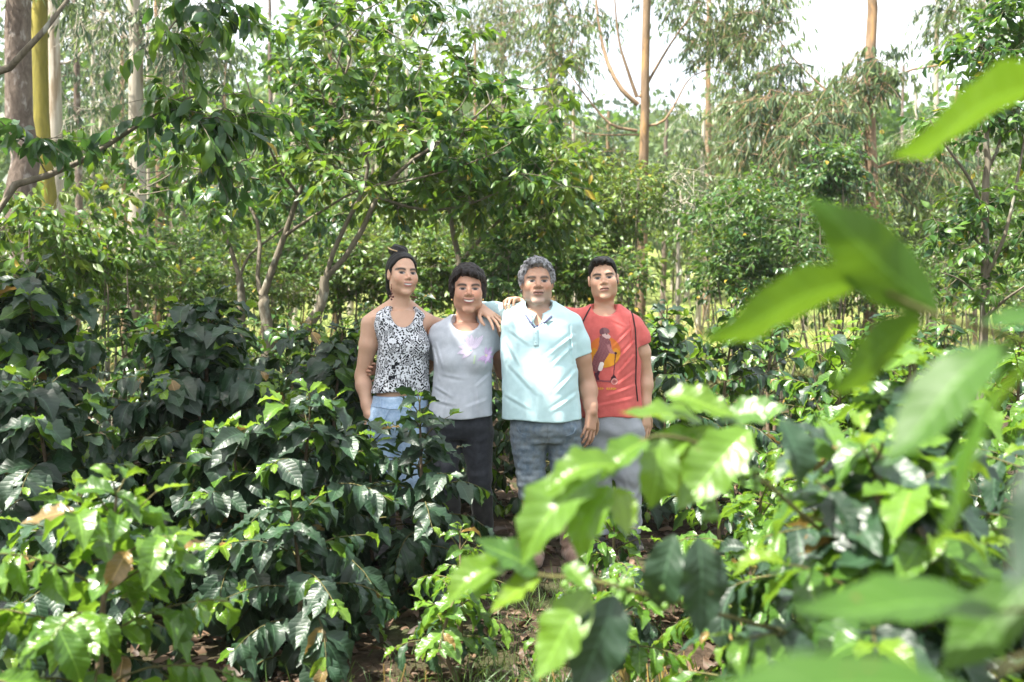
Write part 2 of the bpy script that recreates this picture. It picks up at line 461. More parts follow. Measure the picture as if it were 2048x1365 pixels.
# ---------------------------------------------------------------- coffee bushes
def coffee_bush(x, y, H, R, label, seed, leaf=0.14, parts=0, near='cm', sun=0.15, step=0.065, lstep=0.05, group='coffee bushes', stems=1, base=0.12, z0=None, name='coffee_bush', far=None, lean=(0, 0), thick=0.0):
    r_ = np.random.default_rng(seed)
    zg = float(gz(x, y)) if z0 is None else z0
    root = thing(name, label, 'bush', (x, y, zg), group)
    L = Leaves(); tw = Geo()
    fm = far is not None
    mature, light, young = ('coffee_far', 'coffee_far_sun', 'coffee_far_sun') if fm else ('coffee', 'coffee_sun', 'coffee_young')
    for st in range(stems):
        a0 = r_.uniform(0, 6.28); rad0 = 0.0 if stems == 1 else 0.22 * R
        Hs = H * (1 if st == 0 else r_.uniform(0.75, 0.95))
        top = np.array((x + math.cos(a0) * rad0 * 1.6 + lean[0], y + math.sin(a0) * rad0 * 1.6 + lean[1], zg + Hs))
        bas = np.array((x + math.cos(a0) * 0.03 * (stems > 1), y + math.sin(a0) * 0.03 * (stems > 1), zg - 0.03))
        mid = (top + bas) / 2 + np.append(r_.normal(0, 0.03, 2), 0)
        sp = curve([bas, mid, top], 12)
        g = Geo(); v, f, c = tube(sp, np.linspace(0.008 + 0.011 * min(H, 1.4), 0.0035 + 0.006 * thick, 12), 7, 0.05, seed)
        g.add(v, f); g.add(v, c) if False else None
        obj('stem', g.mesh('stem', root.location), MAT['stem'], root)
        nn = max(4, int(Hs * (1 - base) / step))
        az = r_.uniform(0, 6.28)
        for k in range(nn + 1):
            f_ = base + (1 - base) * k / nn
            pos = np.array([np.interp(f_, np.linspace(0, 1, 12), sp[:, j]) for j in range(3)])
            az += math.pi / 2 + r_.normal(0, 0.25)
            prof = (min(1.0, 0.55 + f_ * 1.6)) * min(1.0, ((1 - f_) * 1.9 + 0.06)) ** 0.75
            for sgn in (0, 1):
                ln = R * prof * r_.uniform(0.72, 1.15)
                if ln < 0.035: ln = 0.035
                aa = az + math.pi * sgn + r_.normal(0, 0.15)
                out = np.array((math.cos(aa), math.sin(aa), 0.0))
                el = np.interp(f_, [0, 0.55, 1], [0.12, 0.42, 1.05]) + r_.normal(0, 0.1)
                nb = 7
                bp = [pos]
                e = el
                for q in range(nb):
                    bp.append(bp[-1] + ln / nb * (out * math.cos(e) + np.array((0, 0, math.sin(e))) + r_.normal(0, 0.05, 3)))
                    e -= (0.11 + 0.10 * (1 - f_)) * (ln / max(R, .01)) * 1.1
                bp = np.array(bp)
                v, f, c = tube(bp, np.linspace(0.0042, 0.0016, nb + 1) * (1 if not fm else 1.3), 4)
                tw.add(v, f)
                nl = max(1, int(ln / lstep))
                for j in range(nl + 1):
                    t = 0.18 + 0.82 * (j + r_.uniform(-0.2, 0.2)) / max(nl, 1)
                    t = min(max(t, 0.05), 1.0)
                    if ln > 0.35 and t < 0.35 and r_.random() < 0.6: continue
                    q = np.array([np.interp(t, np.linspace(0, 1, nb + 1), bp[:, i]) for i in range(3)])
                    i0 = min(int(t * nb), nb - 1)
                    bd = unit(bp[i0 + 1] - bp[i0])
                    side = unit(np.cross(bd, (0, 0, 1)) + 1e-5)
                    tipn = t > 0.9
                    for s_ in (-1, 1):
                        if r_.random() < 0.06: continue
                        hang = r_.uniform(0.2, 0.95) * (0.25 if tipn else 1.0) * (1.15 - 0.45 * f_)
                        dv = bd * r_.uniform(0.35, 0.75) + side * s_ * r_.uniform(0.55, 1.0) + np.array((0, 0, -hang)) + r_.normal(0, 0.13, 3)
                        if tipn: dv = bd * 1.0 + side * s_ * 0.55 + np.array((0, 0, r_.uniform(-0.2, 0.35)))
                        up = np.array((0, 0, 1.0)) + out * r_.uniform(0.1, 0.7) + r_.normal(0, 0.22, 3)
                        lf = leaf * r_.uniform(0.6, 1.22) * (0.55 if tipn else 1.0) * (0.8 if f_ > 0.93 else 1.0)
                        kd = near if not fm else far
                        lightp = sun * (0.4 + 1.2 * f_)  # share of sunlit-toned leaves, rising towards the top of the bush
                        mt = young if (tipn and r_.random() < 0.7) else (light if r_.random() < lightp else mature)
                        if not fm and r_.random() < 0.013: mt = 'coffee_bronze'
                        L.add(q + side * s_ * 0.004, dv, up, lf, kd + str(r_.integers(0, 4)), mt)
    obj('twigs', tw.mesh('twigs', root.location), MAT['twig'], root, kind='stuff')
    L.build(root, parts, 'foliage')
    return root
# ---------------------------------------------------------------- trees
def grow(root, limbs, blobs, bark, leaf, tmpl, mats, seed, per=26, twigs=4, twl=0.35, hang=0.3, parts=0, min_z=None, keep=None, tw_r=0.006, lr=1.0, sides=8, trunk_jit=0.03, flat=0.0):
    """limbs: [(points, r0, r1)], first one the trunk. blobs: [(centre, radii, clumps)] fill the crown"""
    r_ = np.random.default_rng(seed)
    off = np.array(root.location)
    skel = []
    for i, (pts, r0, r1) in enumerate(limbs):
        r0, r1 = (r0 * lr, r1 * lr) if (i or lr > .7) else (r0 * .7, r1 * .7)
        n = 14 if i == 0 else 10
        c = curve(pts, n)
        if i == 0 and n > 4: c[1:-1] += r_.normal(0, r0 * 0.12, (n - 2, 3)) * (1, 1, 0)
        v, f, cp = tube(c, np.linspace(r0, r1, n), sides if i == 0 else 6, trunk_jit, seed + i)
        g = Geo(); g.add(v, f)
        obj('trunk' if i == 0 else 'branch', g.mesh('trunk' if i == 0 else 'branch', off), MAT[bark], root)
        if i > 0 or len(limbs) == 1: skel.append(c[3:] if i == 0 else c)
        else: skel.append(c[-4:])
    skel = np.concatenate(skel)
    tw = Geo(); L = Leaves()
    for cen, rad, ncl in blobs:
        cen = np.array(cen, float); rad = np.array(rad, float)
        u = unit(r_.normal(size=(ncl, 3))) * (r_.random((ncl, 1)) ** 0.40)
        C = cen + u * rad
        if keep is not None: C = C[[bool(keep(c)) for c in C]]
        if not len(C): continue
        dist = np.min(np.linalg.norm(C[:, None] - skel[None], axis=2), axis=1)
        for c in C[np.argsort(dist)]:
            dd = np.linalg.norm(skel - c, axis=1) + 0.5 * np.maximum(0, skel[:, 2] - c[2])
            a = skel[np.argmin(dd)]
            ln = np.linalg.norm(c - a)
            m1 = a + (c - a) * 0.5 + np.array((0, 0, -0.10 * ln)) + r_.normal(0, 0.06 * ln, 3)
            bp = curve([a, m1, c], 6)
            v, f, _ = tube(bp, np.linspace(tw_r * (1 + ln), tw_r * 0.45, 6), 4)
            tw.add(v, f)
            skel = np.concatenate([skel, bp[2:]])
            base_d = unit(c - a)
            pt_l, d_l, u_l = [], [], []
            npt = max(2, per // twigs)
            for q in range(twigs):
                td = unit(base_d * 0.6 + r_.normal(0, 0.75, 3) * (1, 1, 0.6))
                tl = twl * r_.uniform(0.6, 1.3)
                e = c + td * tl + np.array((0, 0, -0.25 * hang * tl))
                v, f, _ = tube(np.array([c, (c + e) / 2 + (0, 0, 0.04 * tl), e]), [tw_r * 0.5, tw_r * 0.4, tw_r * 0.2], 3)
                tw.add(v, f)
                t = r_.random(npt)[:, None]
                sd = unit(np.cross(td, (0, 0, 1)) + 1e-4)
                sg = r_.choice([-1.0, 1.0], npt)[:, None]
                pt_l.append(c + (e - c) * t)
                d_l.append(td * r_.uniform(0.2, 0.8, (npt, 1)) + sd * sg * r_.uniform(0.3, 1.0, (npt, 1)) + np.array((0, 0, -1.0)) * hang * r_.uniform(0.3, 1.6, (npt, 1)) + r_.normal(0, 0.2, (npt, 3)))
                u_l.append(np.array((0, 0, 1.0)) + r_.normal(0, 0.5 + flat, (npt, 3)))
            p = np.concatenate(pt_l); n = len(p)
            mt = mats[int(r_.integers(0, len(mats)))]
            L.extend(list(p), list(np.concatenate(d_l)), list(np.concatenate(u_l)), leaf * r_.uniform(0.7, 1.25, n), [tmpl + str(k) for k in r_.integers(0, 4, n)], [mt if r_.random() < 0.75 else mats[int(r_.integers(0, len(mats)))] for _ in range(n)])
    if tw.n: obj('twigs', tw.mesh('twigs', off), MAT[bark], root, kind='stuff')
    L.build(root, parts, 'crown')
    return root

def pl(Y, *pp):
    return [P(a, b, Y) for a, b in pp]

def ground_at(px, Y):
    x = P(px, 600, Y)[0]
    return np.array((x, Y, float(gz(x, Y))))

def tree(name, label, cat, base, limbs, blobs, group=None, **k):
    return grow(thing(name, label, cat, tuple(base), group), limbs, blobs, **k)
# ---------------------------------------------------------------- shade trees behind the people
def Pd(px, py, Y, dy=0): 
    q = P(px, py, Y); q[1] += dy; return q

A = ground_at(540, 9.0)
tree('shade_tree', 'slim grey shade tree forking low behind the tallest dark coffee bush', 'tree', A,
     [([A - (0, 0, .1), P(534, 655, 9), P(526, 590, 9)], 0.085, 0.065),
      (pl(9.0, (526, 592), (548, 530), (569, 472), (597, 390), (626, 318), (661, 241), (700, 120)), 0.058, 0.016),
      ([P(524, 590, 9), P(515, 560, 9.1), P(519, 461, 9.2), P(487, 395, 9.3), P(430, 350, 9.4), P(360, 330, 9.5)], 0.04, 0.010),
      ([P(569, 472, 9), P(640, 425, 8.8), P(720, 380, 8.6), P(850, 345, 8.4)], 0.028, 0.008),
      ([P(597, 390, 9), P(560, 340, 8.8), P(520, 250, 8.6), P(490, 150, 8.5)], 0.026, 0.008),
      ([P(626, 318, 9), P(640, 260, 9.4), P(600, 160, 9.6), P(640, 60, 9.7)], 0.022, 0.007)],
     [(P(500, 300, 9.0), (1.3, 1.1, 0.42), 32), (P(630, 150, 9.2), (0.9, 1.2, 0.75), 38), (P(560, 385, 8.8), (1.5, 1.2, 0.2), 14)],
     bark='bark', lr=.62, leaf=0.125, tmpl='tr', mats=['inga', 'inga', 'shrub_y', 'inga_dark'], seed=11, per=30, twigs=4, twl=0.30, hang=0.35, parts=260,
     keep=lambda c: not (440 < project(c)[0] < 560 and project(c)[1] < 130))
B = ground_at(596, 8.6)
tree('shade_tree', 'slim leaning shade tree whose pale trunk slants up left of the hair bun', 'tree', B,
     [([B - (0, 0, .1), P(605, 690, 8.6), P(641, 615, 8.6), P(651, 554, 8.6)], 0.075, 0.058),
      (pl(8.6, (651, 556), (677, 477), (728, 379), (733, 308), (690, 230), (670, 120), (730, 20)), 0.036, 0.009),
      (pl(8.6, (651, 556), (708, 492), (754, 395), (810, 333), (861, 297), (960, 230), (1010, 160)), 0.045, 0.010),
      ([P(728, 379, 8.6), P(800, 365, 8.3), P(900, 340, 8.1), P(1010, 300, 8.0)], 0.022, 0.007),
      ([P(754, 395, 8.6), P(850, 420, 8.7), P(950, 405, 8.8), P(1060, 350, 9)], 0.024, 0.008),
      ([P(733, 308, 8.6), P(800, 220, 8.8), P(850, 110, 9.0), P(900, 20, 9.2)], 0.022, 0.008)],
     [(P(860, 250, 8.8), (1.25, 1.2, 0.6), 56), (P(760, 110, 9.0), (0.95, 1.2, 0.65), 36), (P(960, 350, 9), (0.95, 1.0, 0.45), 34), (P(760, 330, 9.0), (1.0, 1, 0.4), 12)],
     bark='bark', lr=.62, leaf=0.125, tmpl='tr', mats=['inga', 'inga', 'shrub_y', 'inga_dark'], seed=12, per=32, twigs=4, twl=0.30, hang=0.35, parts=280)
C = ground_at(484, 11.5)
tree('shade_tree', 'thin brown trunk forking in a narrow fork to the side of the pale slanting trunks', 'tree', C,
     [([C - (0, 0, .1), P(482, 615, 11.5), P(479, 554, 11.5)], 0.075, 0.06),
      (pl(11.5, (479, 556), (462, 500), (451, 472), (431, 425), (400, 380), (330, 340)), 0.05, 0.012),
      ([P(479, 556, 11.5), P(500, 510, 11.5), P(550, 470, 11.6), P(600, 430, 11.8)], 0.032, 0.012)],
     [(P(380, 360, 11.5), (1.3, 1.2, 0.5), 42), (P(560, 400, 12), (1.0, 1.0, 0.35), 22)],
     bark='bark', lr=.62, leaf=0.13, tmpl='tr', mats=['inga', 'inga_dark'], seed=13, per=28, hang=0.4, twl=0.35)
D = ground_at(930, 11.0)
tree('shade_tree', 'shade tree rising straight above the cropped dark hair', 'tree', D,
     [([D - (0, 0, .1), P(930, 600, 11), P(921, 525, 11)], 0.085, 0.07),
      (pl(11, (921, 527), (905, 461), (895, 405), (870, 350), (850, 300)), 0.055, 0.014),
      (pl(11, (921, 527), (960, 480), (1000, 440), (1060, 390), (1110, 360)), 0.042, 0.012)],
     [(P(1010, 350, 11), (1.05, 1.2, 0.55), 66), (P(1080, 410, 11.2), (0.6, 1.0, 0.45), 46), (P(860, 380, 11.3), (0.8, 0.9, 0.4), 26)],
     bark='bark', lr=.62, leaf=0.13, tmpl='tr', mats=['inga', 'inga_dark', 'inga', 'shrub_y'], seed=14, per=32, hang=0.4, twl=0.35)

# the shade tree beside the camera: its trunk stands left of the frame, its branches hang in at the top
S = np.array((-4.3, 5.6, float(gz(-4.3, 5.6))))
tree('shade_tree', 'shade tree standing off the left edge, long thin boughs with dark drooping leaves reaching in', 'tree', S,
     [([S - (0, 0, .1), S + (0.1, 0, 1.6), S + (0.3, -.2, 3.0)], 0.12, 0.085),
      ([S + (0.3, -.2, 2.9), P(-60, 430, 6.3), P(30, 370, 6.4), P(130, 340, 6.5), P(240, 275, 6.6), P(340, 210, 6.7), P(420, 185, 6.8)], 0.035, 0.007),
      ([S + (0.2, -.1, 2.5), P(-40, 160, 6.0), P(70, 80, 6.0), P(135, 0, 6.1), P(180, -60, 6.2)], 0.030, 0.008),
      ([S + (0.3, -.2, 3.0), S + (.6, -.5, 4.0), (-3.1, 4.6, 5.0), (-2.3, 4.3, 5.4), (-1.2, 4.2, 5.6)], 0.07, 0.015),
      ([S + (0.3, -.2, 3.0), S + (.2, -1.0, 4.2), (-3.7, 3.6, 5.0), (-3.2, 3.0, 5.4)], 0.055, 0.012),
      ([S + (0.3, -.2, 3.0), S + (.6, .3, 4.2), (-3.2, 5.8, 5.2), (-2.2, 6.2, 5.6)], 0.055, 0.012)],
     [(P(380, 50, 6.6), (0.30, 0.4, 0.20), 6), (P(440, 250, 6.7), (0.26, 0.3, 0.28), 10), (P(330, 215, 6.6), (0.22, 0.3, 0.10), 4), (P(70, 270, 6.4), (0.30, 0.3, 0.25), 4),
      ((-2.72, 4.45, 5.7), (0.72, 1.1, 0.55), 84), ((-1.52, 4.5, 5.75), (0.5, 0.36, 0.22), 16), ((-3.5, 4.9, 5.7), (1.0, 1.5, 0.7), 80), ((-4.2, 4.0, 5.6), (1.1, 1.4, 0.6), 70)],  # out-of-view crown clumps, shaped and placed to shade the people and bushes
     bark='bark', leaf=0.145, tmpl='tr', mats=['inga_dark', 'inga_dark', 'inga'], seed=15, per=34, hang=0.8, twl=0.32, parts=240)

# ---------------------------------------------------------------- eucalyptus trees
def euc(label, px, Y, w, bark, top=-250, lean=0.0, limbs=(), blobs=(), seed=0, mats=('euc', 'euc', 'euc_dark'), per=44, leaf=0.16, name='eucalyptus_tree'):
    b = ground_at(px, Y)
    r = w / FPX * Y / 2
    tp = P(px + lean, top, Y)
    lm = [([b - (0, 0, .2), b * 0.66 + tp * 0.34 + (0.04, 0, 0), b * 0.33 + tp * 0.67, tp], r * 1.12, r * 0.62)]
    for q in limbs:
        lm.append(([P(a, c, Y + e) for a, c, e in q[0]], q[1] * .6, q[2] * .5))
    bl = [(P(a, c, Y + dy), (rx / FPX * Y, ry_, rz / FPX * Y), n) for a, c, dy, rx, ry_, rz, n in blobs]
    return tree(name, label, 'tree', b, lm, bl, 'eucalyptus trees', bark=bark, leaf=leaf, tmpl='eu', mats=list(mats), seed=seed, per=per, twigs=5, twl=0.55, hang=2.2, tw_r=0.008, trunk_jit=0.04, flat=0.6)

euc('stout eucalyptus with rough grey-brown bark, leftmost trunk in the picture', 38, 11, 64, 'bark_grey', -300, -6, blobs=[(60, -120, 0, 180, 1.4, 90, 26)], seed=21)
euc('eucalyptus with smooth yellow-green trunk touching the stout grey trunk', 78, 13, 40, 'bark_green', -300, 4, blobs=[(120, -120, 0, 160, 1.5, 80, 20)], seed=22)
euc('pale smooth eucalyptus trunk standing between the yellow-green trunk and the cream trunk', 104, 17, 32, 'bark_pale', -250, 6,
    limbs=[([(108, 130, 0), (150, 118, 0), (200, 60, 0)], .05, .02)], blobs=[(150, 30, 1.5, 90, 2, 80, 18), (190, 260, 1, 50, 1.6, 80, 12)], seed=23, mats=('euc_dark', 'euc'))
euc('tall cream and brown eucalyptus trunk rising clear behind the leftmost coffee bushes', 263, 14, 36, 'bark_pale', -260, 12,
    limbs=[([(266, 90, 0), (240, 60, 0), (215, 20, 0)], .04, .015), ([(268, 120, 0), (320, 90, 0), (370, 60, 0)], .05, .015)],
    blobs=[(370, 50, 0, 80, 1.4, 80, 26), (180, 10, 0, 60, 1.4, 50, 10), (410, 90, 1, 60, 1.4, 80, 18)], seed=24, mats=('euc_dark', 'euc_dark', 'euc'))
euc('slender grey eucalyptus pole just beside the pale smooth trunk', 150, 20, 16, 'bark_grey', -200, 4, blobs=[(170, 120, 0, 60, 2, 120, 30)], seed=25, mats=('euc_dark',))
euc('thin reddish eucalyptus trunk to the side of the tall cream trunk', 312, 19, 20, 'bark_orange', -200, 6, blobs=[(350, 170, 0, 70, 1.6, 100, 34)], seed=26, mats=('euc_dark', 'euc'))
euc('very thin white eucalyptus pole between the cream trunk and the reddish trunk', 291, 18, 8, 'bark_pale', -100, 6, seed=27)
euc('thin brown eucalyptus farther back near the gap of sky', 342, 26, 15, 'bark_grey', -200, 10, blobs=[(380, 100, 0, 80, 2, 120, 40)], seed=28, mats=('euc_dark', 'euc'))
euc('far slim eucalyptus trunk seen between the pale and the cream trunks', 200, 26, 13, 'bark_pale', -200, 4, blobs=[(210, 200, 0, 60, 2, 120, 26)], seed=29, mats=('euc_dark', 'euc'))
euc('far straight eucalyptus trunk next to the cream trunk', 228, 30, 12, 'bark_pale', -200, 0, blobs=[(240, 120, 0, 60, 2, 120, 30)], seed=30, mats=('euc_dark', 'euc'))
euc('tall orange-brown eucalyptus forking high behind the person in the red T-shirt', 1276, 18, 22, 'bark_orange', -120, 22,
    limbs=[([(1276, 210, 0), (1240, 175, 0), (1210, 110, .4), (1194, 20, .6), (1186, -90, .8)], .085, .03),
           ([(1274, 195, 0), (1255, 140, 0), (1236, 70, 0), (1224, -80, 0)], .06, .02),
           ([(1280, 195, 0), (1310, 140, 0), (1350, 75, -.4), (1400, 10, -.8)], .055, .018),
           ([(1274, 262, 0), (1220, 248, 0), (1170, 190, .5), (1130, 135, .9)], .05, .02),
           ([(1276, 270, 0), (1180, 268, 0), (1120, 242, .5)], .03, .012),
           ([(1280, 255, 0), (1330, 240, 0), (1370, 170, .3), (1390, 150, .3)], .045, .016)],
    blobs=[(1440, 40, 0, 85, 1.8, 80, 46), (1110, 90, .5, 65, 1.8, 100, 40), (1350, -20, .5, 60, 1.5, 40, 10), (1185, 0, 1, 40, 1.2, 50, 6), (1180, 330, 2, 80, 1.5, 60, 30)], seed=31, per=50)
euc('flaky-barked orange eucalyptus hung with sunlit pale leaves, rightmost tall trunk', 1738, 16, 28, 'bark_orange', -120, 4,
    limbs=[([(1738, 330, 0), (1690, 260, -.3), (1620, 205, -.6), (1540, 180, -.8)], .05, .015),
           ([(1740, 230, 0), (1800, 150, 0), (1880, 130, 0), (1960, 100, 0)], .045, .012),
           ([(1738, 300, 0), (1700, 230, .4), (1580, 110, .8), (1520, 20, .8)], .045, .014),
           ([(1742, 340, 0), (1820, 310, 0), (1900, 270, 0)], .04, .012)],
    blobs=[(1590, 270, -.4, 120, 1.5, 80, 92), (1540, 180, 0, 80, 1.4, 80, 46), (1740, 150, 0, 42, .8, 65, 36), (1650, 350, 0, 80, 1.4, 50, 40), (1500, 40, 1.2, 60, 1.5, 70, 36), (1830, 330, .5, 70, 1.2, 50, 26), (1940, 20, .8, 80, 1.4, 40, 26)], seed=32, per=50)
euc('slim pinkish eucalyptus trunk far behind the crown of the shade trees', 1103, 27, 17, 'bark_orange', -150, 0,
    limbs=[([(1103, 110, 0), (1070, 60, 0), (1040, 10, 0)], .06, .02)],
    blobs=[(1040, 60, 0, 85, 2.2, 80, 50), (1110, 200, 0, 45, 1.8, 60, 26), (980, 40, 0, 80, 2, 70, 40)], seed=33)
euc('far eucalyptus with airy crown between the forked tree and the flaky trunk', 1412, 30, 14, 'bark_orange', -100, 6,
    blobs=[(1450, 250, 0, 60, 2.2, 90, 56), (1480, 340, 0, 90, 2, 60, 44)], seed=34)
euc('thin white leaning sapling trunk right of the red T-shirt at the edge of the meadow', 1344, 15, 9, 'bark_pale', 380, 18, blobs=[(1370, 380, 0, 60, 1, 50, 18)], seed=35, leaf=0.13)
euc('far eucalyptus behind the small tree at the right edge', 1868, 24, 13, 'bark_pale', -100, 8, blobs=[(1900, 280, 0, 80, 2, 80, 50), (1990, 340, 1, 80, 2, 90, 44)], seed=36)
euc('distant pale eucalyptus poking up behind the crown of the shade trees', 700, 32, 12, 'bark_pale', -150, 0, blobs=[(720, 60, 0, 110, 2.4, 90, 60), (880, 20, 0, 90, 2.4, 60, 40)], seed=37)

# ---------------------------------------------------------------- understory shrubs
def shrub(label, px, py, Y, rx, rz, n, seed, mats=('shrub',), leaf=0.075, per=36, ry=None, parts=0, name='shrub', twl=0.3, stems=5, hang=0.3):
    b = ground_at(px, Y)
    c = P(px, py, Y); RX = rx / FPX * Y; RZ = rz / FPX * Y
    r_ = np.random.default_rng(seed)
    lm = []
    for k in range(stems):
        a = r_.uniform(0, 6.28)
        e = c + np.array((math.cos(a) * RX * .6, math.sin(a) * RX * .5, r_.uniform(-.1, .6) * RZ))
        m = (b + e) / 2 + np.array((math.cos(a) * .1, math.sin(a) * .1, .1))
        lm.append(([b - (0, 0, .05), m, e], 0.012 + 0.006 * RZ, 0.006))
    return tree(name, label, 'shrub', b, lm, [(c, (RX, ry or RX, RZ), n)], 'shrubs behind the coffee', bark='bark', leaf=leaf, tmpl='tr', mats=list(mats), seed=seed, per=per, twigs=5, twl=twl, hang=hang, parts=parts, tw_r=0.004, sides=5)

shrub('dense dark small-leaved shrub tree right of the forked eucalyptus', 1510, 490, 11, 150, 135, 130, 41, ('shrub', 'shrub', 'inga_dark'), 0.085, 40)
shrub('yellow-green sunlit shrub in front of the forked eucalyptus', 1235, 400, 14, 95, 90, 90, 42, ('shrub_y', 'shrub_y', 'shrub'), 0.09, 40)
shrub('light green shrub behind the curly grey head', 1110, 500, 13, 80, 90, 60, 43, ('shrub', 'shrub_y'), 0.09, 36)
shrub('airy shrub right behind the short black hair', 1190, 520, 14, 70, 80, 46, 44, ('shrub', 'shrub_y'), 0.09, 34)
shrub('feathery green shrub below the reddish eucalyptus', 370, 540, 14, 90, 85, 80, 45, ('shrub', 'shrub'), 0.08, 40)
shrub('hazy green shrub between the two slanting shade trunks', 575, 540, 15, 70, 70, 50, 46, ('shrub_y', 'shrub'), 0.09, 36)
shrub('sunlit shrub seen past the raised hair bun', 720, 520, 14, 80, 90, 60, 47, ('shrub_y', 'shrub'), 0.09, 36)
shrub('bright green shrub between the hair bun and the cropped dark hair', 860, 540, 13, 70, 85, 56, 48, ('shrub', 'shrub_y'), 0.09, 36)
shrub('dark leafy shrub behind the shoulder of the polo shirt', 1010, 540, 10.5, 70, 60, 46, 49, ('shrub', 'inga_dark'), 0.085, 34)
shrub('broad-leaved climbing shrub at the foot of the stout eucalyptus', 70, 470, 8.4, 110, 105, 42, 50, ('inga', 'shrub', 'shrub_y'), 0.115, 26, parts=150, hang=0.7, ry=.5, stems=3)
shrub('bushy coffee-like shrub in front of the cream eucalyptus trunk', 215, 520, 9.2, 80, 75, 46, 51, ('inga', 'shrub'), 0.10, 30, parts=120, hang=0.6, ry=.5)
shrub('pale green shrub on the sunny bank at the right', 1780, 470, 17, 90, 90, 56, 52, ('shrub_y', 'euc'), 0.10, 36)
shrub('small dark round shrub hanging by the flaky eucalyptus trunk', 1665, 345, 13, 50, 55, 40, 53, ('inga_dark', 'shrub'), 0.10, 36)
shrub('light shrub low on the bank behind the flaky eucalyptus', 1690, 560, 15, 80, 60, 44, 54, ('shrub_y', 'shrub'), 0.09, 34)
shrub('hazy shrub far back under the far airy eucalyptus', 1400, 470, 24, 90, 80, 50, 55, ('shrub_y', 'euc'), 0.13, 36)
shrub('dim shrub at the far left behind the trunks', 150, 560, 13, 130, 60, 50, 56, ('shrub', 'inga_dark'), 0.10, 34)


wr = np.random.default_rng(321)
ordinal = ['first', 'second', 'third', 'fourth', 'fifth', 'sixth', 'seventh', 'eighth', 'ninth', 'tenth', 'eleventh', 'twelfth', 'thirteenth', 'fourteenth', 'fifteenth', 'sixteenth', 'seventeenth', 'eighteenth', 'nineteenth', 'twentieth', 'twenty-first', 'twenty-second', 'twenty-third', 'twenty-fourth']
wall_px = [20, 130, 240, 330, 430, 505, 560, 640, 700, 770, 835, 900, 960, 1040, 1120, 1180, 1240, 1450, 1540, 1640, 1720, 1830, 1920, 2020]
for k, px in enumerate(wall_px):
    Yw = wr.uniform(14.5, 20)
    shrub('%s shrub from the left in the hazy leafy wall far behind the coffee' % ordinal[k], px, wr.uniform(440, 520), Yw, wr.uniform(75, 105), wr.uniform(80, 125), 46, 400 + k, [('shrub_y', 'shrub'), ('shrub', 'shrub_y'), ('shrub_y', 'euc'), ('shrub', 'inga')][k % 4], 0.11, 30, stems=3, twl=.4)
for k, px in enumerate([1345, 1420, 1500, 1585, 1670, 1760, 1850, 1940, 2030]):
    shrub('%s pale green young tree from the left on the slope right of the forked eucalyptus' % ordinal[k], px, wr.uniform(360, 430), wr.uniform(21, 27), wr.uniform(70, 90), wr.uniform(75, 105), 40, 480 + k, [('shrub_y', 'euc'), ('euc', 'shrub'), ('shrub_y', 'shrub')][k % 3], 0.15, 30, stems=3, twl=.5, name='young_tree', hang=.8)
low_px = [60, 180, 300, 400, 500, 590, 680, 760, 850, 930, 1000, 1090, 1170, 1250, 1460, 1560, 1660, 1760, 1870, 1980]
for k, px in enumerate(low_px):
    shrub('%s low shrub from the left at the edge of the meadow behind the coffee rows' % ordinal[k], px + wr.uniform(-20, 20), wr.uniform(545, 580), wr.uniform(12.3, 14.5), wr.uniform(70, 90), wr.uniform(50, 75), 30, 450 + k, [('shrub', 'inga'), ('shrub_y', 'shrub'), ('shrub', 'shrub_y')][k % 3], 0.10, 28, stems=3, twl=.35)
pole_px = [178, 245, 362, 398, 440, 548, 588, 668, 742, 812, 952, 1010, 1150, 1205, 1322, 1395, 1470, 1560, 1612, 1690, 1795, 1840, 1905, 1950]
for k, px in enumerate(pole_px):
    Yw = wr.uniform(20, 34)
    euc('%s slim distant eucalyptus pole from the left in the stand behind the shrubs' % ordinal[k], px, Yw, wr.uniform(7, 12), ['bark_pale', 'bark_orange', 'bark_grey'][k % 3], wr.uniform(-60, 160) if px < 1050 else wr.uniform(120, 300), wr.uniform(-12, 14),
        blobs=[(px + wr.uniform(-20, 20), wr.uniform(250, 360), 0, 55, 1.6, 80, 14)], seed=500 + k, per=40, leaf=.2)

# the small tree at the right edge
G = ground_at(1966, 6.4)
tree('young_tree', 'young thin-trunked tree with sparse glossy leaves at the right edge', 'tree', G,
     [([G - (0, 0, .1), P(1966, 640, 6.4), P(1970, 420, 6.4), P(1976, 300, 6.4), P(1960, 200, 6.4)], 0.034, 0.014),
      ([P(1968, 430, 6.4), P(1940, 360, 6.3), P(1890, 290, 6.2), P(1860, 240, 6.2)], .014, .004),
      ([P(1968, 560, 6.4), P(2010, 470, 6.3), P(2040, 330, 6.3), P(2060, 200, 6.3)], .016, .005),
      ([P(1968, 500, 6.4), P(1930, 455, 6.5), P(1890, 420, 6.6)], .009, .003),
      ([P(1966, 600, 6.4), P(1920, 560, 6.3), P(1880, 545, 6.2)], .008, .003),
      ([P(1966, 640, 6.4), P(2010, 600, 6.2), P(2070, 560, 6.0)], .014, .006),
      ([P(1970, 350, 6.4), P(2000, 280, 6.5), P(1990, 180, 6.5), P(1960, 90, 6.5)], .012, .004)],
     [(P(1900, 250, 6.3), (.22, .25, .16), 16), (P(2010, 250, 6.4), (.25, .3, .30), 34), (P(1920, 440, 6.4), (.2, .25, .28), 24), (P(2020, 470, 6.3), (.16, .25, .35), 24), (P(1980, 90, 6.5), (.28, .3, .28), 44), (P(2030, 30, 6.6), (.25, .3, .25), 28), (P(1930, 570, 6.4), (.25, .25, .12), 9)],
     bark='bark', leaf=0.085, tmpl='tr', mats=['inga', 'inga_dark', 'shrub'], seed=61, per=14, twigs=3, twl=0.14, hang=0.35, parts=260, tw_r=0.003)

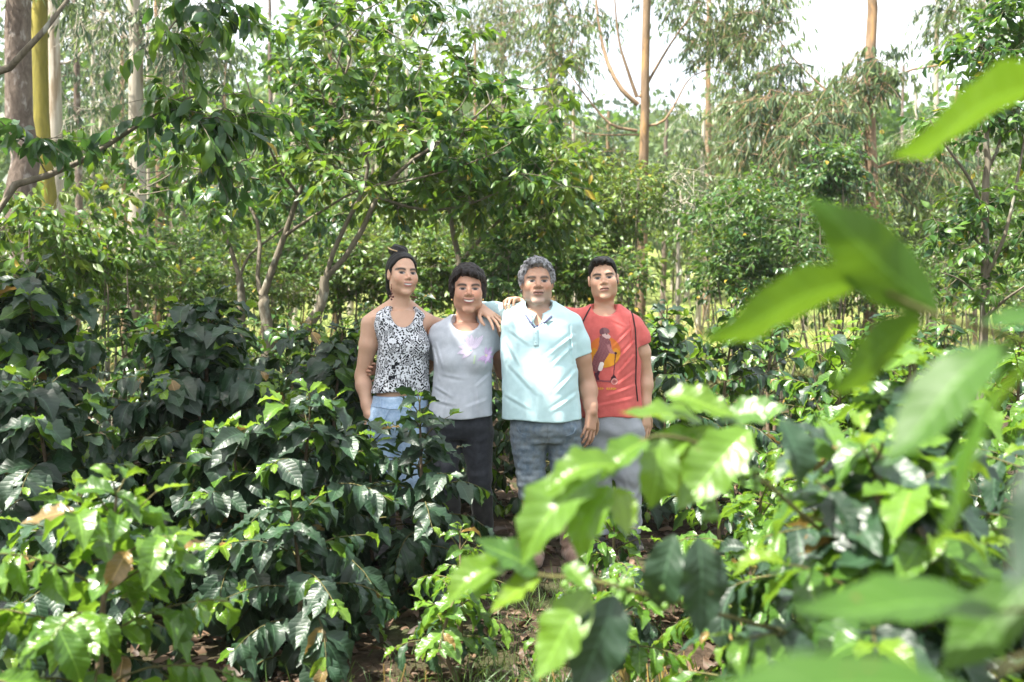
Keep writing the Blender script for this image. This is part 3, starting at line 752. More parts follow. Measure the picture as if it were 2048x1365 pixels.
# ---------------------------------------------------------------- the far wooded hill: one mass
def far_wood():
    r_ = np.random.default_rng(99)
    Vs, Fs, Rs, Ms, n = [], [], [], [], 0
    tk = Geo()
    def crown(x, y, h, rad, nl, ls, mi):
        nonlocal n
        z0 = float(gz(x, y))
        u = unit(r_.normal(size=(nl, 3))) * (0.55 + 0.45 * r_.random((nl, 1)))
        lump = 1 + 0.28 * np.sin(u[:, :1] * 5 + x) * np.cos(u[:, 1:2] * 4 + y) + 0.2 * np.sin(u[:, 2:] * 7 + x * 3)
        p = np.array((x, y, z0 + h * 0.62)) + u * lump * np.array((rad, rad, h * 0.42))
        d = unit(r_.normal(size=(nl, 3)) + (0, 0, -0.8)) * ls * r_.uniform(.6, 1.4, (nl, 1))
        w = unit(np.cross(d, r_.normal(size=(nl, 3)))) * np.linalg.norm(d, axis=1, keepdims=True) * .28
        q = np.stack([p, p + d * .5 + w, p + d, p + d * .5 - w], 1)
        Vs.append(q.reshape(-1, 3)); Fs.append(n + np.arange(nl * 4).reshape(-1, 4)); n += nl * 4
        Rs.append(np.repeat(r_.random(nl) * .5 + r_.random() * .5, 4)); Ms.append(np.full(nl, mi))
        v, f, _ = tube([(x, y, z0 - .3), (x + .2, y, z0 + h * .75)], [.02 * h, .008 * h], 5); tk.add(v, f)
    for k in range(120):
        y = r_.uniform(34, 62); x = r_.uniform(-0.62, 0.62) * y
        if abs(x - 0.11 * y) < 0.035 * y and y < 50: continue
        crown(x, y, r_.uniform(6, 12) * (1.05 if x < -2 else .8), r_.uniform(1.6, 3.0), 650, .42, int(r_.integers(0, 3)))
    for k in range(190):
        y = r_.uniform(62, 120); x = r_.uniform(-0.62, 0.62) * y
        crown(x, y, r_.uniform(7, 12) * (1.0 if x < -4 else .72), r_.uniform(2.4, 4.4), 420, .8, int(r_.integers(0, 3)))
    me = np_mesh('forest', np.concatenate(Vs), [np.concatenate(Fs)], None, {'rnd': np.concatenate(Rs)}, fmat=np.concatenate(Ms))
    for m in ('euc', 'shrub', 'euc_dark'): me.materials.append(MAT[m])
    obj('forest', me, None, kind='stuff', label='hazy wooded hill far behind the plantation', category='forest')
    obj('forest_trunks', tk.mesh('forest_trunks'), MAT['bark_pale'], kind='stuff', label='pale trunks of the far wood', category='forest')
far_wood()
# ---------------------------------------------------------------- people: implicit surfaces polygonised by surface nets
f4 = np.float32
def smin(a, b, k):
    h = np.clip(0.5 + 0.5 * (b - a) / k, 0, 1)
    return b + (a - b) * h - k * h * (1 - h)
def smax(a, b, k):
    return -smin(-a, -b, k)
def ell(x, y, z, a, b, c):
    k0 = np.sqrt((x / a) ** 2 + (y / b) ** 2 + (z / c) ** 2)
    k1 = np.sqrt((x / a ** 2) ** 2 + (y / b ** 2) ** 2 + (z / c ** 2) ** 2)
    return k0 * (k0 - 1) / np.maximum(k1, 1e-6)
def cap(x, y, z, a, b, r1, r2):
    bx, by, bz = (b[0] - a[0], b[1] - a[1], b[2] - a[2])
    L2 = bx * bx + by * by + bz * bz
    t = np.clip(((x - a[0]) * bx + (y - a[1]) * by + (z - a[2]) * bz) / L2, 0, 1)
    return np.sqrt((x - a[0] - t * bx) ** 2 + (y - a[1] - t * by) ** 2 + (z - a[2] - t * bz) ** 2) - (r1 + (r2 - r1) * t)

def axis(lo, hi, h, fine=()):
    """grid coordinates: step h, smaller steps inside the fine ranges [(lo, hi, h)]"""
    out = [lo]
    while out[-1] < hi:
        s = h
        for a, b, q in fine:
            if a - h <= out[-1] <= b: s = min(s, q)
        out.append(out[-1] + s)
    return np.array(out, f4)

class Field:
    def __init__(s, xs, ys, zs):
        s.xs, s.ys, s.zs = xs, ys, zs
        s.D = np.full((len(xs), len(ys), len(zs)), 0.5, f4)
    def reg(s, lo, hi, pad=0.03):
        r = []
        for a, l, h in zip((s.xs, s.ys, s.zs), lo, hi):
            i0 = max(0, np.searchsorted(a, l - pad) - 1); i1 = min(len(a), np.searchsorted(a, h + pad) + 1)
            r.append(slice(i0, max(i1, i0 + 1)))
        return tuple(r)
    def co(s, r):
        return s.xs[r[0]][:, None, None], s.ys[r[1]][None, :, None], s.zs[r[2]][None, None, :]
    def put(s, r, d, k=0.01, op='add'):
        if op == 'add': s.D[r] = smin(s.D[r], d, k)
        else: s.D[r] = smax(s.D[r], -d, k)
    def cap(s, a, b, r1, r2, k=0.02, op='add'):
        a = np.asarray(a, float); b = np.asarray(b, float); m = max(r1, r2)
        r = s.reg(np.minimum(a, b) - m, np.maximum(a, b) + m, 0.03 + k)
        s.put(r, cap(*s.co(r), a, b, r1, r2), k, op)
    def chain(s, pts, rad, k=0.02):
        for i in range(len(pts) - 1): s.cap(pts[i], pts[i + 1], rad[i], rad[i + 1], k)
    def ell(s, c, rad, k=0.02, op='add', R=None):
        c = np.asarray(c, float); m = max(rad)
        r = s.reg(c - m, c + m, 0.03 + k)
        x, y, z = s.co(r); x, y, z = x - c[0], y - c[1], z - c[2]
        if R is not None:
            x, y, z = (R[0][0] * x + R[1][0] * y + R[2][0] * z, R[0][1] * x + R[1][1] * y + R[2][1] * z, R[0][2] * x + R[1][2] * y + R[2][2] * z)
        s.put(r, ell(x, y, z, *rad), k, op)
    def loft(s, rows, yaw=0.0, n=2.4, k=0.02, grow=0.0):
        """rows (z, cx, cy, rx, ry), any order in z"""
        rows = sorted(rows)
        Z = np.array([q[0] for q in rows])
        cx, cy, rx, ry = (np.array([q[i] for q in rows]) for i in (1, 2, 3, 4))
        m = max(rx.max(), ry.max()) + grow
        r = s.reg((cx.min() - m, cy.min() - m, Z[0]), (cx.max() + m, cy.max() + m, Z[-1]), 0.03 + k)
        x, y, z = s.co(r)
        zf = z.ravel()
        def itp(v):      # smooth interpolation
            o = np.interp(zf, Z, v)
            ker = np.array([.25, .5, .25])
            for _ in range(6): o = np.convolve(np.pad(o, 1, mode='edge'), ker, 'valid')
            return o[None, None, :].astype(f4)
        CX, CY, RX, RY = itp(cx), itp(cy), itp(rx) + grow, itp(ry) + grow
        c_, s_ = math.cos(yaw), math.sin(yaw)
        xx = np.abs((x - CX) * c_ + (y - CY) * s_) / RX; yy = np.abs(-(x - CX) * s_ + (y - CY) * c_) / RY
        nn = (xx ** n + yy ** n) ** (1.0 / n)
        d = (nn - 1) * np.minimum(RX, RY) * 0.9
        d = np.maximum(d, np.maximum(z - Z[-1], Z[0] - z))
        s.put(r, d, k)
    def mesh(s, smooth=1):
        """naive surface nets"""
        D = s.D
        S = D < 0
        nx, ny, nz = D.shape
        cnt = np.zeros((nx - 1, ny - 1, nz - 1), np.uint8)
        for i in (0, 1):
            for j in (0, 1):
                for k in (0, 1):
                    cnt += S[i:nx - 1 + i, j:ny - 1 + j, k:nz - 1 + k]
        cells = np.argwhere((cnt > 0) & (cnt < 8))
        idx = np.full(cnt.shape, -1, np.int32); idx[tuple(cells.T)] = np.arange(len(cells))
        acc = np.zeros((len(cells), 3)); num = np.zeros(len(cells))
        ax = (s.xs, s.ys, s.zs)
        off = [(i, j, k) for i in (0, 1) for j in (0, 1) for k in (0, 1)]
        for a in off:
            for dim in range(3):
                if a[dim] == 1: continue
                b = list(a); b[dim] = 1
                A = cells + a; Bc = cells + b
                va = D[tuple(A.T)]; vb = D[tuple(Bc.T)]
                m = (va < 0) != (vb < 0)
                t = np.where(m, va / np.where(va - vb == 0, 1, va - vb), 0)
                for q in range(3):
                    pa = ax[q][A[:, q]]; pb = ax[q][Bc[:, q]]
                    acc[:, q] += np.where(m, pa + (pb - pa) * t, 0)
                num += m
        V = acc / np.maximum(num, 1)[:, None]
        F = []
        for dim in range(3):
            o1, o2 = [(1, 2), (2, 0), (0, 1)][dim]
            sl0 = [slice(None)] * 3; sl1 = [slice(None)] * 3
            sl0[dim] = slice(0, -1); sl1[dim] = slice(1, None)
            a, b = S[tuple(sl0)], S[tuple(sl1)]
            e = np.argwhere(a != b)
            e = e[(e[:, o1] > 0) & (e[:, o2] > 0) & (e[:, o1] < D.shape[o1] - 1) & (e[:, o2] < D.shape[o2] - 1)]
            if not len(e): continue
            ins = a[tuple(e.T)]
            q = []
            for d1, d2 in ((-1, -1), (0, -1), (0, 0), (-1, 0)):
                c = e.copy(); c[:, o1] += d1; c[:, o2] += d2
                q.append(idx[tuple(c.T)])
            q = np.stack(q, 1)
            q[~ins] = q[~ins][:, ::-1]
            F.append(q)
        F = np.concatenate(F)
        F = F[(F >= 0).all(1)]
        for _ in range(smooth):
            s1 = np.zeros_like(V); c1 = np.zeros(len(V))
            for i in range(4):
                j = (i + 1) % 4
                np.add.at(s1, F[:, i], V[F[:, j]]); np.add.at(s1, F[:, j], V[F[:, i]])
                np.add.at(c1, F[:, i], 1); np.add.at(c1, F[:, j], 1)
            V = V * 0.45 + 0.55 * s1 / np.maximum(c1, 1)[:, None]
        return V, F

def wob(x, y, z, seed, scale):
    """smooth pseudo noise about -1..1"""
    r_ = np.random.default_rng(seed)
    o = 0
    for i in range(5):
        a = r_.normal(size=3) * scale * (0.7 + 0.35 * i); ph = r_.uniform(0, 6.28, 2)
        w = r_.normal(size=3) * scale * 0.5
        o = o + np.sin(a[0] * x + a[1] * y + a[2] * z + ph[0] + 1.2 * np.sin(w[0] * x + w[1] * y + w[2] * z + ph[1])) * (0.5 / (1 + 0.4 * i))
    return o

# ---- heads
def head_sdf(x, y, z, q):
    ax = np.abs(x)
    w, jw = q.get('w', 1.0), q.get('jaw', 1.0)
    sm = q.get('smile', 0.0); mo = q.get('mouth', 1.0); ns = q.get('nose', 1.0)
    zm = z - sm * 9.0 * x * x
    cz = q.get('chin', 0.0)
    d = ell(x, y - .020, z - .035, .072 * w, .090, .083)
    d = smin(d, ell(x, y + .010, z + .032, .0625 * w, .074, .084), .03)
    d = smin(d, ell(ax - .043 * jw, y + .004, z + .062, .020, .040, .030), .040)
    d = smin(d, ell(x, y + .066, z + .098 + cz, .026 * jw, .021, .019), .024)
    d = smin(d, ell(ax - .043 * w, y + .054, z + .020 - .004 * sm, .022, .022, .022 + .003 * sm), .032)
    if sm > .3: d = smin(d, ell(ax - .036, y + .064, z + .033, .017, .015, .016), .022)
    d = smin(d, ell(ax - .026, y + .067 - .004 * q.get('soft', 0), z - .026, .024, .0120, .0085), .016)
    d = smax(d, -ell(ax - .032, y + .097, z - .006, .017, .021, .0095), .010)
    d = smin(d, ell(ax - .0315, y + .0625, z - .004, .0150, .0145, .0110), .004)
    d = smin(d, cap(x, y, z, (0, -.073, .012), (0, -.0985, -.021), .0048 * ns, .0098 * ns), .010)
    d = smin(d, ell(ax - .0125 * ns, y + .088, z + .0265, .0082 * ns, .011, .0076), .008)
    d = smin(d, ell(x, y + .074, zm + .055, .028, .014, .020), .02)
    d = smin(d, ell(x, y + .0880, zm + .0500, .021 * mo, .0060, .0046), .006)
    d = smin(d, ell(x, y + .0860, zm + .0640, .018 * mo, .0068, .0056), .006)
    d = smax(d, -ell(x, y + .0985, zm + .0570, .022 * mo, .0085, .0024 + .002 * sm), .003)
    e = ell(ax - .076 * w, y - .010 + .25 * (ax - .076), z + .002, .0095, .019, .030)
    e = smax(e, -ell(ax - .086 * w, y - .006, z, .006, .011, .018), .004)
    return smin(d, e, .007)

def head_color(L, q, skin):
    x, y, z = L[:, 0], L[:, 1], L[:, 2]
    ax = np.abs(x); sm = q.get('smile', 0.0); mo = q.get('mouth', 1.0); zm = z - sm * 9.0 * x * x
    C = np.tile(np.array(skin, float), (len(L), 1))
    def blend(m, col):
        m = np.clip(m, 0, 1)[:, None]; C[:] = C * (1 - m) + np.array(col) * m
    front = np.clip((-y - .035) / .02, 0, 1)
    s = np.array(skin)
    blend(.35 * front * np.exp(-(((ax - .042) / .022) ** 2 + ((z + .025) / .020) ** 2)), s * (1.08, .70, .62))
    blend(.25 * front * np.exp(-((x / .016) ** 2 + ((z + .02) / .016) ** 2)), s * (1.05, .74, .66))
    if q.get('stubble'):
        m = front * np.clip((-.038 - z) / .016, 0, 1) * (1 - np.exp(-((x / .02) ** 2 + ((zm + .058) / .010) ** 2)))
        n_ = .55 + .45 * np.sin(x * 900 + z * 700) * np.sin(z * 1100 - x * 300)
        blend(.62 * m * n_, (.42, .40, .38))
        m2 = np.clip((-.05 - z) / .02, 0, 1) * (1 - front); blend(.25 * m2, (.40, .38, .36))
    lip = np.exp(-np.maximum(0, np.abs(x) / (.024 * mo) - .75) ** 2 * 40) * (np.exp(-((zm + .0510) / .0045) ** 4) + np.exp(-((zm + .0655) / .0050) ** 4)) * (y < -.062)
    blend(.75 * lip, q.get('lips', tuple(s * (.85, .45, .42))))
    slit = (np.abs(zm + .0578) < .0032) & (ax < .025 * mo) & (y < -.06)
    if q.get('teeth'):
        op = np.clip(1.15 - (ax / (.0225 * mo)) ** 2, 0, 1) * np.exp(-((zm + .0578) / .0052) ** 6) * (y < -.06)
        blend(op, (.08, .03, .03)); tc = q.get('teeth')
        blend(op * np.exp(-((zm + .0568) / (.0046 * tc)) ** 6) * (ax < .020 * mo), (.40 + .34 * tc, .38 + .33 * tc, .35 + .31 * tc))
    else:
        blend(slit * .95, tuple(s * (.10, .05, .05)))  # shade between the closed lips, painted as a dark line
    nl = np.exp(-((ax - .020 - .45 * np.clip(-.026 - z, 0, .04)) / .0028) ** 2) * (z < -.024) * (z > -.056) * (y < -.05)
    blend(q.get('folds', .25) * nl, tuple(s * .45))  # shade in the nose-to-mouth folds, painted into the skin
    blend(.35 * np.exp(-((zm + .0745) / .0040) ** 2) * (ax < .014) * (y < -.05), tuple(s * .55))  # painted shade in the hollow under the lower lip
    for sg in (-1, 1):
        ex = x - sg * .0315; g = q.get('gaze', 0.0); sq = q.get('squint', 1.0)
        inside = np.clip((1.1 - (ex / .0168) ** 2 - ((z - .0035) / (.0076 * sq)) ** 2) * 2.2, 0, 1) * (y < -.05)
        blend(inside, (.27, .235, .22))
        blend(inside * np.clip(2.4 - 1.4 * np.sqrt((ex - g) ** 2 + (z - .0040) ** 2) / .0068, 0, 1), (.006, .004, .003))
        lash = np.exp(-((z - .0035 - .0064 * sq * np.sqrt(np.clip(1 - (ex / .018) ** 2, 0, 1))) / .0026) ** 2) * (np.abs(ex) < .018) * (y < -.05)
        blend(.85 * lash, (.02, .013, .01))
        low = np.exp(-((z - .0035 + .0072 * sq) / .0020) ** 2) * (np.abs(ex) < .015) * (y < -.05)
        blend(.5 * low, tuple(s * .40))  # socket shade below the eye, painted into the skin
        crease = np.exp(-((z - .0125) / .0022) ** 2) * (np.abs(ex) < .016) * (y < -.05)
        blend(.45 * crease, tuple(s * .42))  # upper-lid shading done by skin colour
        bw = z - .0215 - .0045 * np.cos(ex * 70 - sg * .35) + .05 * np.maximum(0, sg * ex - .008)
        brow = np.exp(-(bw / .0068) ** 2) * np.clip((.026 - np.abs(ex - sg * .003)) / .006, 0, 1) * (y < -.03)
        blend(q.get('brow', 1.0) * brow, q.get('browc', (.02, .014, .01)))
    blend(.6 * np.exp(-(((ax - .0065) / .0032) ** 2 + ((z + .0335) / .0022) ** 2)) * (y < -.080), tuple(s * .2))  # nostril shade painted dark, no holes modelled
    return C

def rotm(yaw, pitch=0, roll=0):
    return np.array(Matrix.Rotation(math.radians(yaw), 3, 'Z') @ Matrix.Rotation(math.radians(pitch), 3, 'X') @ Matrix.Rotation(math.radians(roll), 3, 'Y'))

def hand(Fd, wrist, d, back, thumb, size=1.0, curl=0.35, spread=0.10, tcurl=0.2, curls=None):
    """wrist point, direction of the palm, normal of the back of the hand, thumb = +1/-1 side along cross(d, back)"""
    d = unit(d); back = unit(back - d * np.dot(back, d)); sd = np.cross(d, back) * thumb
    S = size
    w = np.asarray(wrist, float)
    for o, r1, r2 in ((-.022, .017, .0125), (-.008, .018, .014), (.008, .018, .014), (.024, .017, .014)):
        Fd.cap(w + d * .012 * S + sd * o * .75 * S, w + d * .082 * S + sd * o * S, r1 * S * .92, r2 * S * .88, .010)
    lens = {-.028: (.034, .022, .018), -.010: (.042, .027, .021), .010: (.046, .030, .022), .028: (.040, .025, .021)}
    for n_, (o, l3) in enumerate(lens.items()):
        p = w + d * (.090 - .010 * (abs(o) > .02)) * S + sd * o * S
        a = spread * (o / .02); dd = unit(d + sd * a * .55)
        c = (curls[n_] if curls else curl) * (1.15 - .12 * n_)
        rr = (.0088, .0080, .0074, .0062) if abs(o) < .02 or o > 0 else (.0078, .0070, .0064, .0055)
        th = c * .55
        for k in range(3):
            v = dd * math.cos(th) - back * math.sin(th)
            e = p + v * l3[k] * S
            Fd.cap(p, e, rr[k] * S, rr[k + 1] * S, .0025)
            p = e; th += c
    p = w + d * .022 * S + sd * .024 * S
    v = unit(d * .70 + sd * .75 - back * .25)
    for k, (l_, ra, rb) in enumerate(((.042, .0150, .0105), (.032, .0100, .0088), (.026, .0088, .0065))):
        e = p + v * l_ * S
        Fd.cap(p, e, ra * S, rb * S, .006 if k == 0 else .003)
        p = e; v = unit(v + d * (.35 + tcurl) - sd * .25 - back * tcurl)

# ---- materials
def skin_mat(name, rough=0.45):
    m = NT(name)
    c = m.n('Attribute', attribute_name='Col').outputs['Color']
    pos = m.n('NewGeometry').outputs['Position']
    n1 = m.noise(38.0, 4.0, 0.6, pos)
    c2 = m.mix(m.math('MULTIPLY_ADD', n1, 0.5, -0.08, clamp=True), c, m.mix(1.0, c, (0.86, 0.74, 0.70), 'MULTIPLY'))
    m.set(Base_Color=c2, Roughness=m.math('MULTIPLY_ADD', n1, 0.2, rough - 0.1), Specular_IOR_Level=0.42, Normal=m.bump(m.noise(420.0, 2.0, 0.6, pos), 0.12, 0.002))
    m.put(m.b.inputs['Subsurface Weight'], 0.12)
    m.put(m.b.inputs['Subsurface Radius'], (1.0, 0.35, 0.2)); m.put(m.b.inputs['Subsurface Scale'], 0.012)
    return m.m

def cloth_mat(name, c1, c2, rough=0.85, weave=900.0, scale=30.0, extra=None):
    m = NT(name)
    pos = m.n('NewGeometry').outputs['Position']
    n1 = m.noise(scale, 5.0, 0.6, pos)
    col = m.ramp(n1, [(0.32, c1), (0.68, c2)])
    if extra: col = extra(m, pos, col)
    h = m.math('ADD', m.noise(weave, 1.0, 0.5, pos), m.math('MULTIPLY', m.noise(scale * .8, 3.0, 0.6, pos), 2.0))
    m.set(Base_Color=col, Roughness=rough, Specular_IOR_Level=0.18, Normal=m.bump(h, 0.28, 0.004))
    m.put(m.b.inputs['Sheen Weight'], 0.15)
    return m.m

def denim_fade(m, pos, col):
    a = m.noise(7.0, 4.0, 0.6, pos); b = m.noise(46.0, 4.0, 0.7, m.mapping(pos, (1, 1, .35)))
    col = m.mix(m.math('MULTIPLY_ADD', a, 2.4, -1.0, clamp=True), col, m.mix(.5, col, (.42, .44, .42)))
    return m.mix(m.math('MULTIPLY_ADD', b, 1.6, -.75, clamp=True), col, (.20, .20, .18))

def tribal():
    m = NT('black_white_print_cloth')
    pos = m.n('NewGeometry').outputs['Position']
    sp = m.n('SeparateXYZ'); m.t.links.new(pos, sp.inputs[0])
    cell = m.n('TexVoronoi', {'Scale': 42.0, 'Randomness': 0.65}); cell.distance = 'CHEBYCHEV'; m.t.links.new(pos, cell.inputs['Vector'])
    ring = m.math('GREATER_THAN', m.math('SINE', m.math('MULTIPLY', cell.outputs['Distance'], 27.0)), 0.25)
    cell2 = m.n('TexVoronoi', {'Scale': 76.0, 'Randomness': 0.95}); cell2.distance = 'MANHATTAN'; m.t.links.new(pos, cell2.inputs['Vector'])
    tri = m.math('GREATER_THAN', cell2.outputs['Distance'], 0.63)
    diag = m.math('GREATER_THAN', m.math('SINE', m.math('MULTIPLY', m.math('ADD', m.math('ABSOLUTE', m.math('SUBTRACT', m.math('FRACT', m.math('MULTIPLY', sp.outputs[0], 22.0)), .5)), m.math('MULTIPLY', sp.outputs[2], 22.0)), 16.0)), 0.30)
    sel = m.n('SeparateColor', {0: cell.outputs['Color']})
    p = m.mix(m.math('GREATER_THAN', sel.outputs[0], .72), ring, diag)
    p = m.mix(m.math('GREATER_THAN', sel.outputs[1], .55), p, tri)
    col = m.mix(p, (.008, .009, .013), (.62, .64, .68))
    return m.set(Base_Color=col, Roughness=0.8, Specular_IOR_Level=0.2, Normal=m.bump(m.noise(40.0, 3.0, .6, pos), .25, .004))

def hair_mat(name, c1, c2, rough=0.38, thr=(0.35, 0.65), sc=(170, 110, 60)):
    m = NT(name)
    pos = m.n('NewGeometry').outputs['Position']
    n1 = m.noise(1.0, 4.0, .65, m.mapping(pos, sc), 1.5)
    n2 = m.noise(38.0, 3.0, .6, pos)
    col = m.ramp(m.math('MULTIPLY_ADD', n2, .5, m.math('MULTIPLY', n1, .5)), [(thr[0], c1), (thr[1], c2)])
    return m.set(Base_Color=col, Roughness=rough, Specular_IOR_Level=0.3, Normal=m.bump(n1, .6, .006))

def plain(name, col, rough=0.5, metal=0.0):
    return NT(name).set(Base_Color=col, Roughness=rough, Metallic=metal)

MAT['skin'] = skin_mat('skin')
MAT['hair_black'] = hair_mat('black_hair', (.003, .0025, .0025), (.010, .008, .007), .5)
MAT['hair_brown'] = hair_mat('dark_brown_hair', (.004, .003, .003), (.018, .011, .009), .5)
MAT['hair_grey'] = hair_mat('grey_hair', (.012, .012, .014), (.40, .40, .42), .5, (0.38, 0.66), (55, 55, 26))
MAT['tribal'] = tribal()
MAT['tee_grey'] = cloth_mat('grey_cotton', (.40, .43, .48), (.47, .50, .55))
MAT['polo'] = cloth_mat('pale_aqua_pique', (.48, .68, .71), (.54, .74, .77), .8, 1200)
MAT['polo_in'] = cloth_mat('navy_lining', (.10, .11, .20), (.18, .19, .30))
MAT['tee_red'] = cloth_mat('red_cotton', (.58, .115, .105), (.66, .145, .13))
MAT['denim_light'] = cloth_mat('light_denim', (.26, .38, .55), (.40, .52, .68), .85, 1100, 60)
MAT['denim_black'] = cloth_mat('black_denim', (.018, .020, .026), (.036, .040, .050), .8, 1100, 40)
MAT['denim_worn'] = cloth_mat('worn_denim', (.075, .11, .15), (.15, .20, .25), .9, 1100, 40, denim_fade)
MAT['sweat_grey'] = cloth_mat('grey_sweatpants', (.30, .32, .36), (.40, .42, .46), .95, 700, 240)
MAT['rubber_black'] = cloth_mat('black_rubber', (.014, .014, .015), (.035, .034, .034), .55, 200, 30)
MAT['rubber_mud'] = cloth_mat('muddy_rubber', (.20, .13, .10), (.34, .24, .19), .75, 200, 26)
MAT['cord'] = plain('dark_cord', (.02, .012, .012), .7)
MAT['earbud'] = plain('black_plastic', (.008, .008, .009), .2)
MAT['bead'] = plain('dark_red_beads', (.10, .02, .02), .3)
MAT['gold'] = plain('gold_metal', (.70, .48, .20), .3, 1.0)
MAT['pin'] = plain('pale_wood_pin', (.55, .38, .20), .5)
pm = NT('print_ink'); pm.set(Base_Color=pm.n('Attribute', attribute_name='Ink').outputs['Color'], Roughness=.8, Specular_IOR_Level=.15); MAT['ink'] = pm.m

def part(name, V, F, mat, root, col=None, smooth=True):
    off = np.array(root.location)
    me = np_mesh(name, V - off, [F], attrs={'Col': col} if col is not None else None, smooth=smooth)
    return obj(name, me, MAT[mat], root)

def strands(V, F, n, length, flow, seed, r0=.0009):
    """short tapered locks lying on a hair surface"""
    r_ = np.random.default_rng(seed)
    f = F[r_.integers(0, len(F), n)]
    p = V[f].mean(1)
    nr = unit(np.cross(V[f[:, 1]] - V[f[:, 0]], V[f[:, 3]] - V[f[:, 0]]))
    nr *= np.where(((p - V.mean(0)) * nr).sum(1, keepdims=True) < 0, -1.0, 1.0)
    g = Geo()
    for i in range(n):
        t = flow(p[i]) + r_.normal(0, .35, 3)
        t = unit(t - nr[i] * np.dot(t, nr[i]))
        l = length * r_.uniform(.5, 1.3)
        c = p[i] - nr[i] * .002
        v, q, _ = tube(np.array([c, c + t * l * .5 + nr[i] * l * .12, c + t * l + nr[i] * l * r_.uniform(-.05, .18)]), [r0, r0 * .8, r0 * .15], 3)
        g.add(v, q)
    return np.concatenate(g.V), np.concatenate(g.F)

def shell_print(shirt_V, shirt_F, x0, x1, z0, z1, y0, step, paint, root, name='shirt_print'):
    """a thin printed layer lying on the front of a shirt; paint(x, z) gives a colour or None"""
    bvh = BVHTree.FromPolygons([tuple(v) for v in shirt_V], [tuple(f) for f in shirt_F])
    xs = np.arange(x0, x1, step); zs = np.arange(z0, z1, step)
    idx, Vt, Ft, Ct = {}, [], [], []
    def vert(i, j):
        if (i, j) not in idx:
            h = bvh.ray_cast(Vector((x0 + i * step, y0, z0 + j * step)), Vector((0, 1, 0)), 1.0)
            if h[0] is None: idx[(i, j)] = None
            else:
                q = h[0] + h[1] * (.0028 if h[1].y < 0 else -.0028)
                idx[(i, j)] = len(Vt); Vt.append((q.x, q.y, q.z))
        return idx[(i, j)]
    for i in range(len(xs) - 1):
        for j in range(len(zs) - 1):
            c = paint(xs[i] + step / 2, zs[j] + step / 2)
            if c is None: continue
            q = [vert(i, j), vert(i + 1, j), vert(i + 1, j + 1), vert(i, j + 1)]
            if None in q: continue
            if max(abs(Vt[a][1] - Vt[q[0]][1]) for a in q) > .03: continue
            Ft.append(q); Ct.append((*c, 1))
    me = np_mesh(name, np.array(Vt) - np.array(root.location), [np.array(Ft)])
    me.attributes.new('Ink', 'FLOAT_COLOR', 'FACE').data.foreach_set('color', np.array(Ct, f4).ravel())
    return obj(name, me, MAT['ink'], root)

def inpoly(x, z, poly):
    c = False; n = len(poly)
    for i in range(n):
        (x1, z1), (x2, z2) = poly[i], poly[(i + 1) % n]
        if (z1 > z) != (z2 > z) and x < (x2 - x1) * (z - z1) / (z2 - z1) + x1: c = not c
    return c

def rows_px(rows, Y, dz=0.0):
    """[(py, left px, right px, depth radius, centre depth offset)] -> loft rows"""
    o = []
    for r in rows:
        a = P(r[1], r[0], Y); b = P(r[2], r[0], Y)
        o.append((float(a[2]) + dz, float(a[0] + b[0]) / 2, Y + (r[4] if len(r) > 4 else 0.0), float(b[0] - a[0]) / 2, r[3]))
    return o

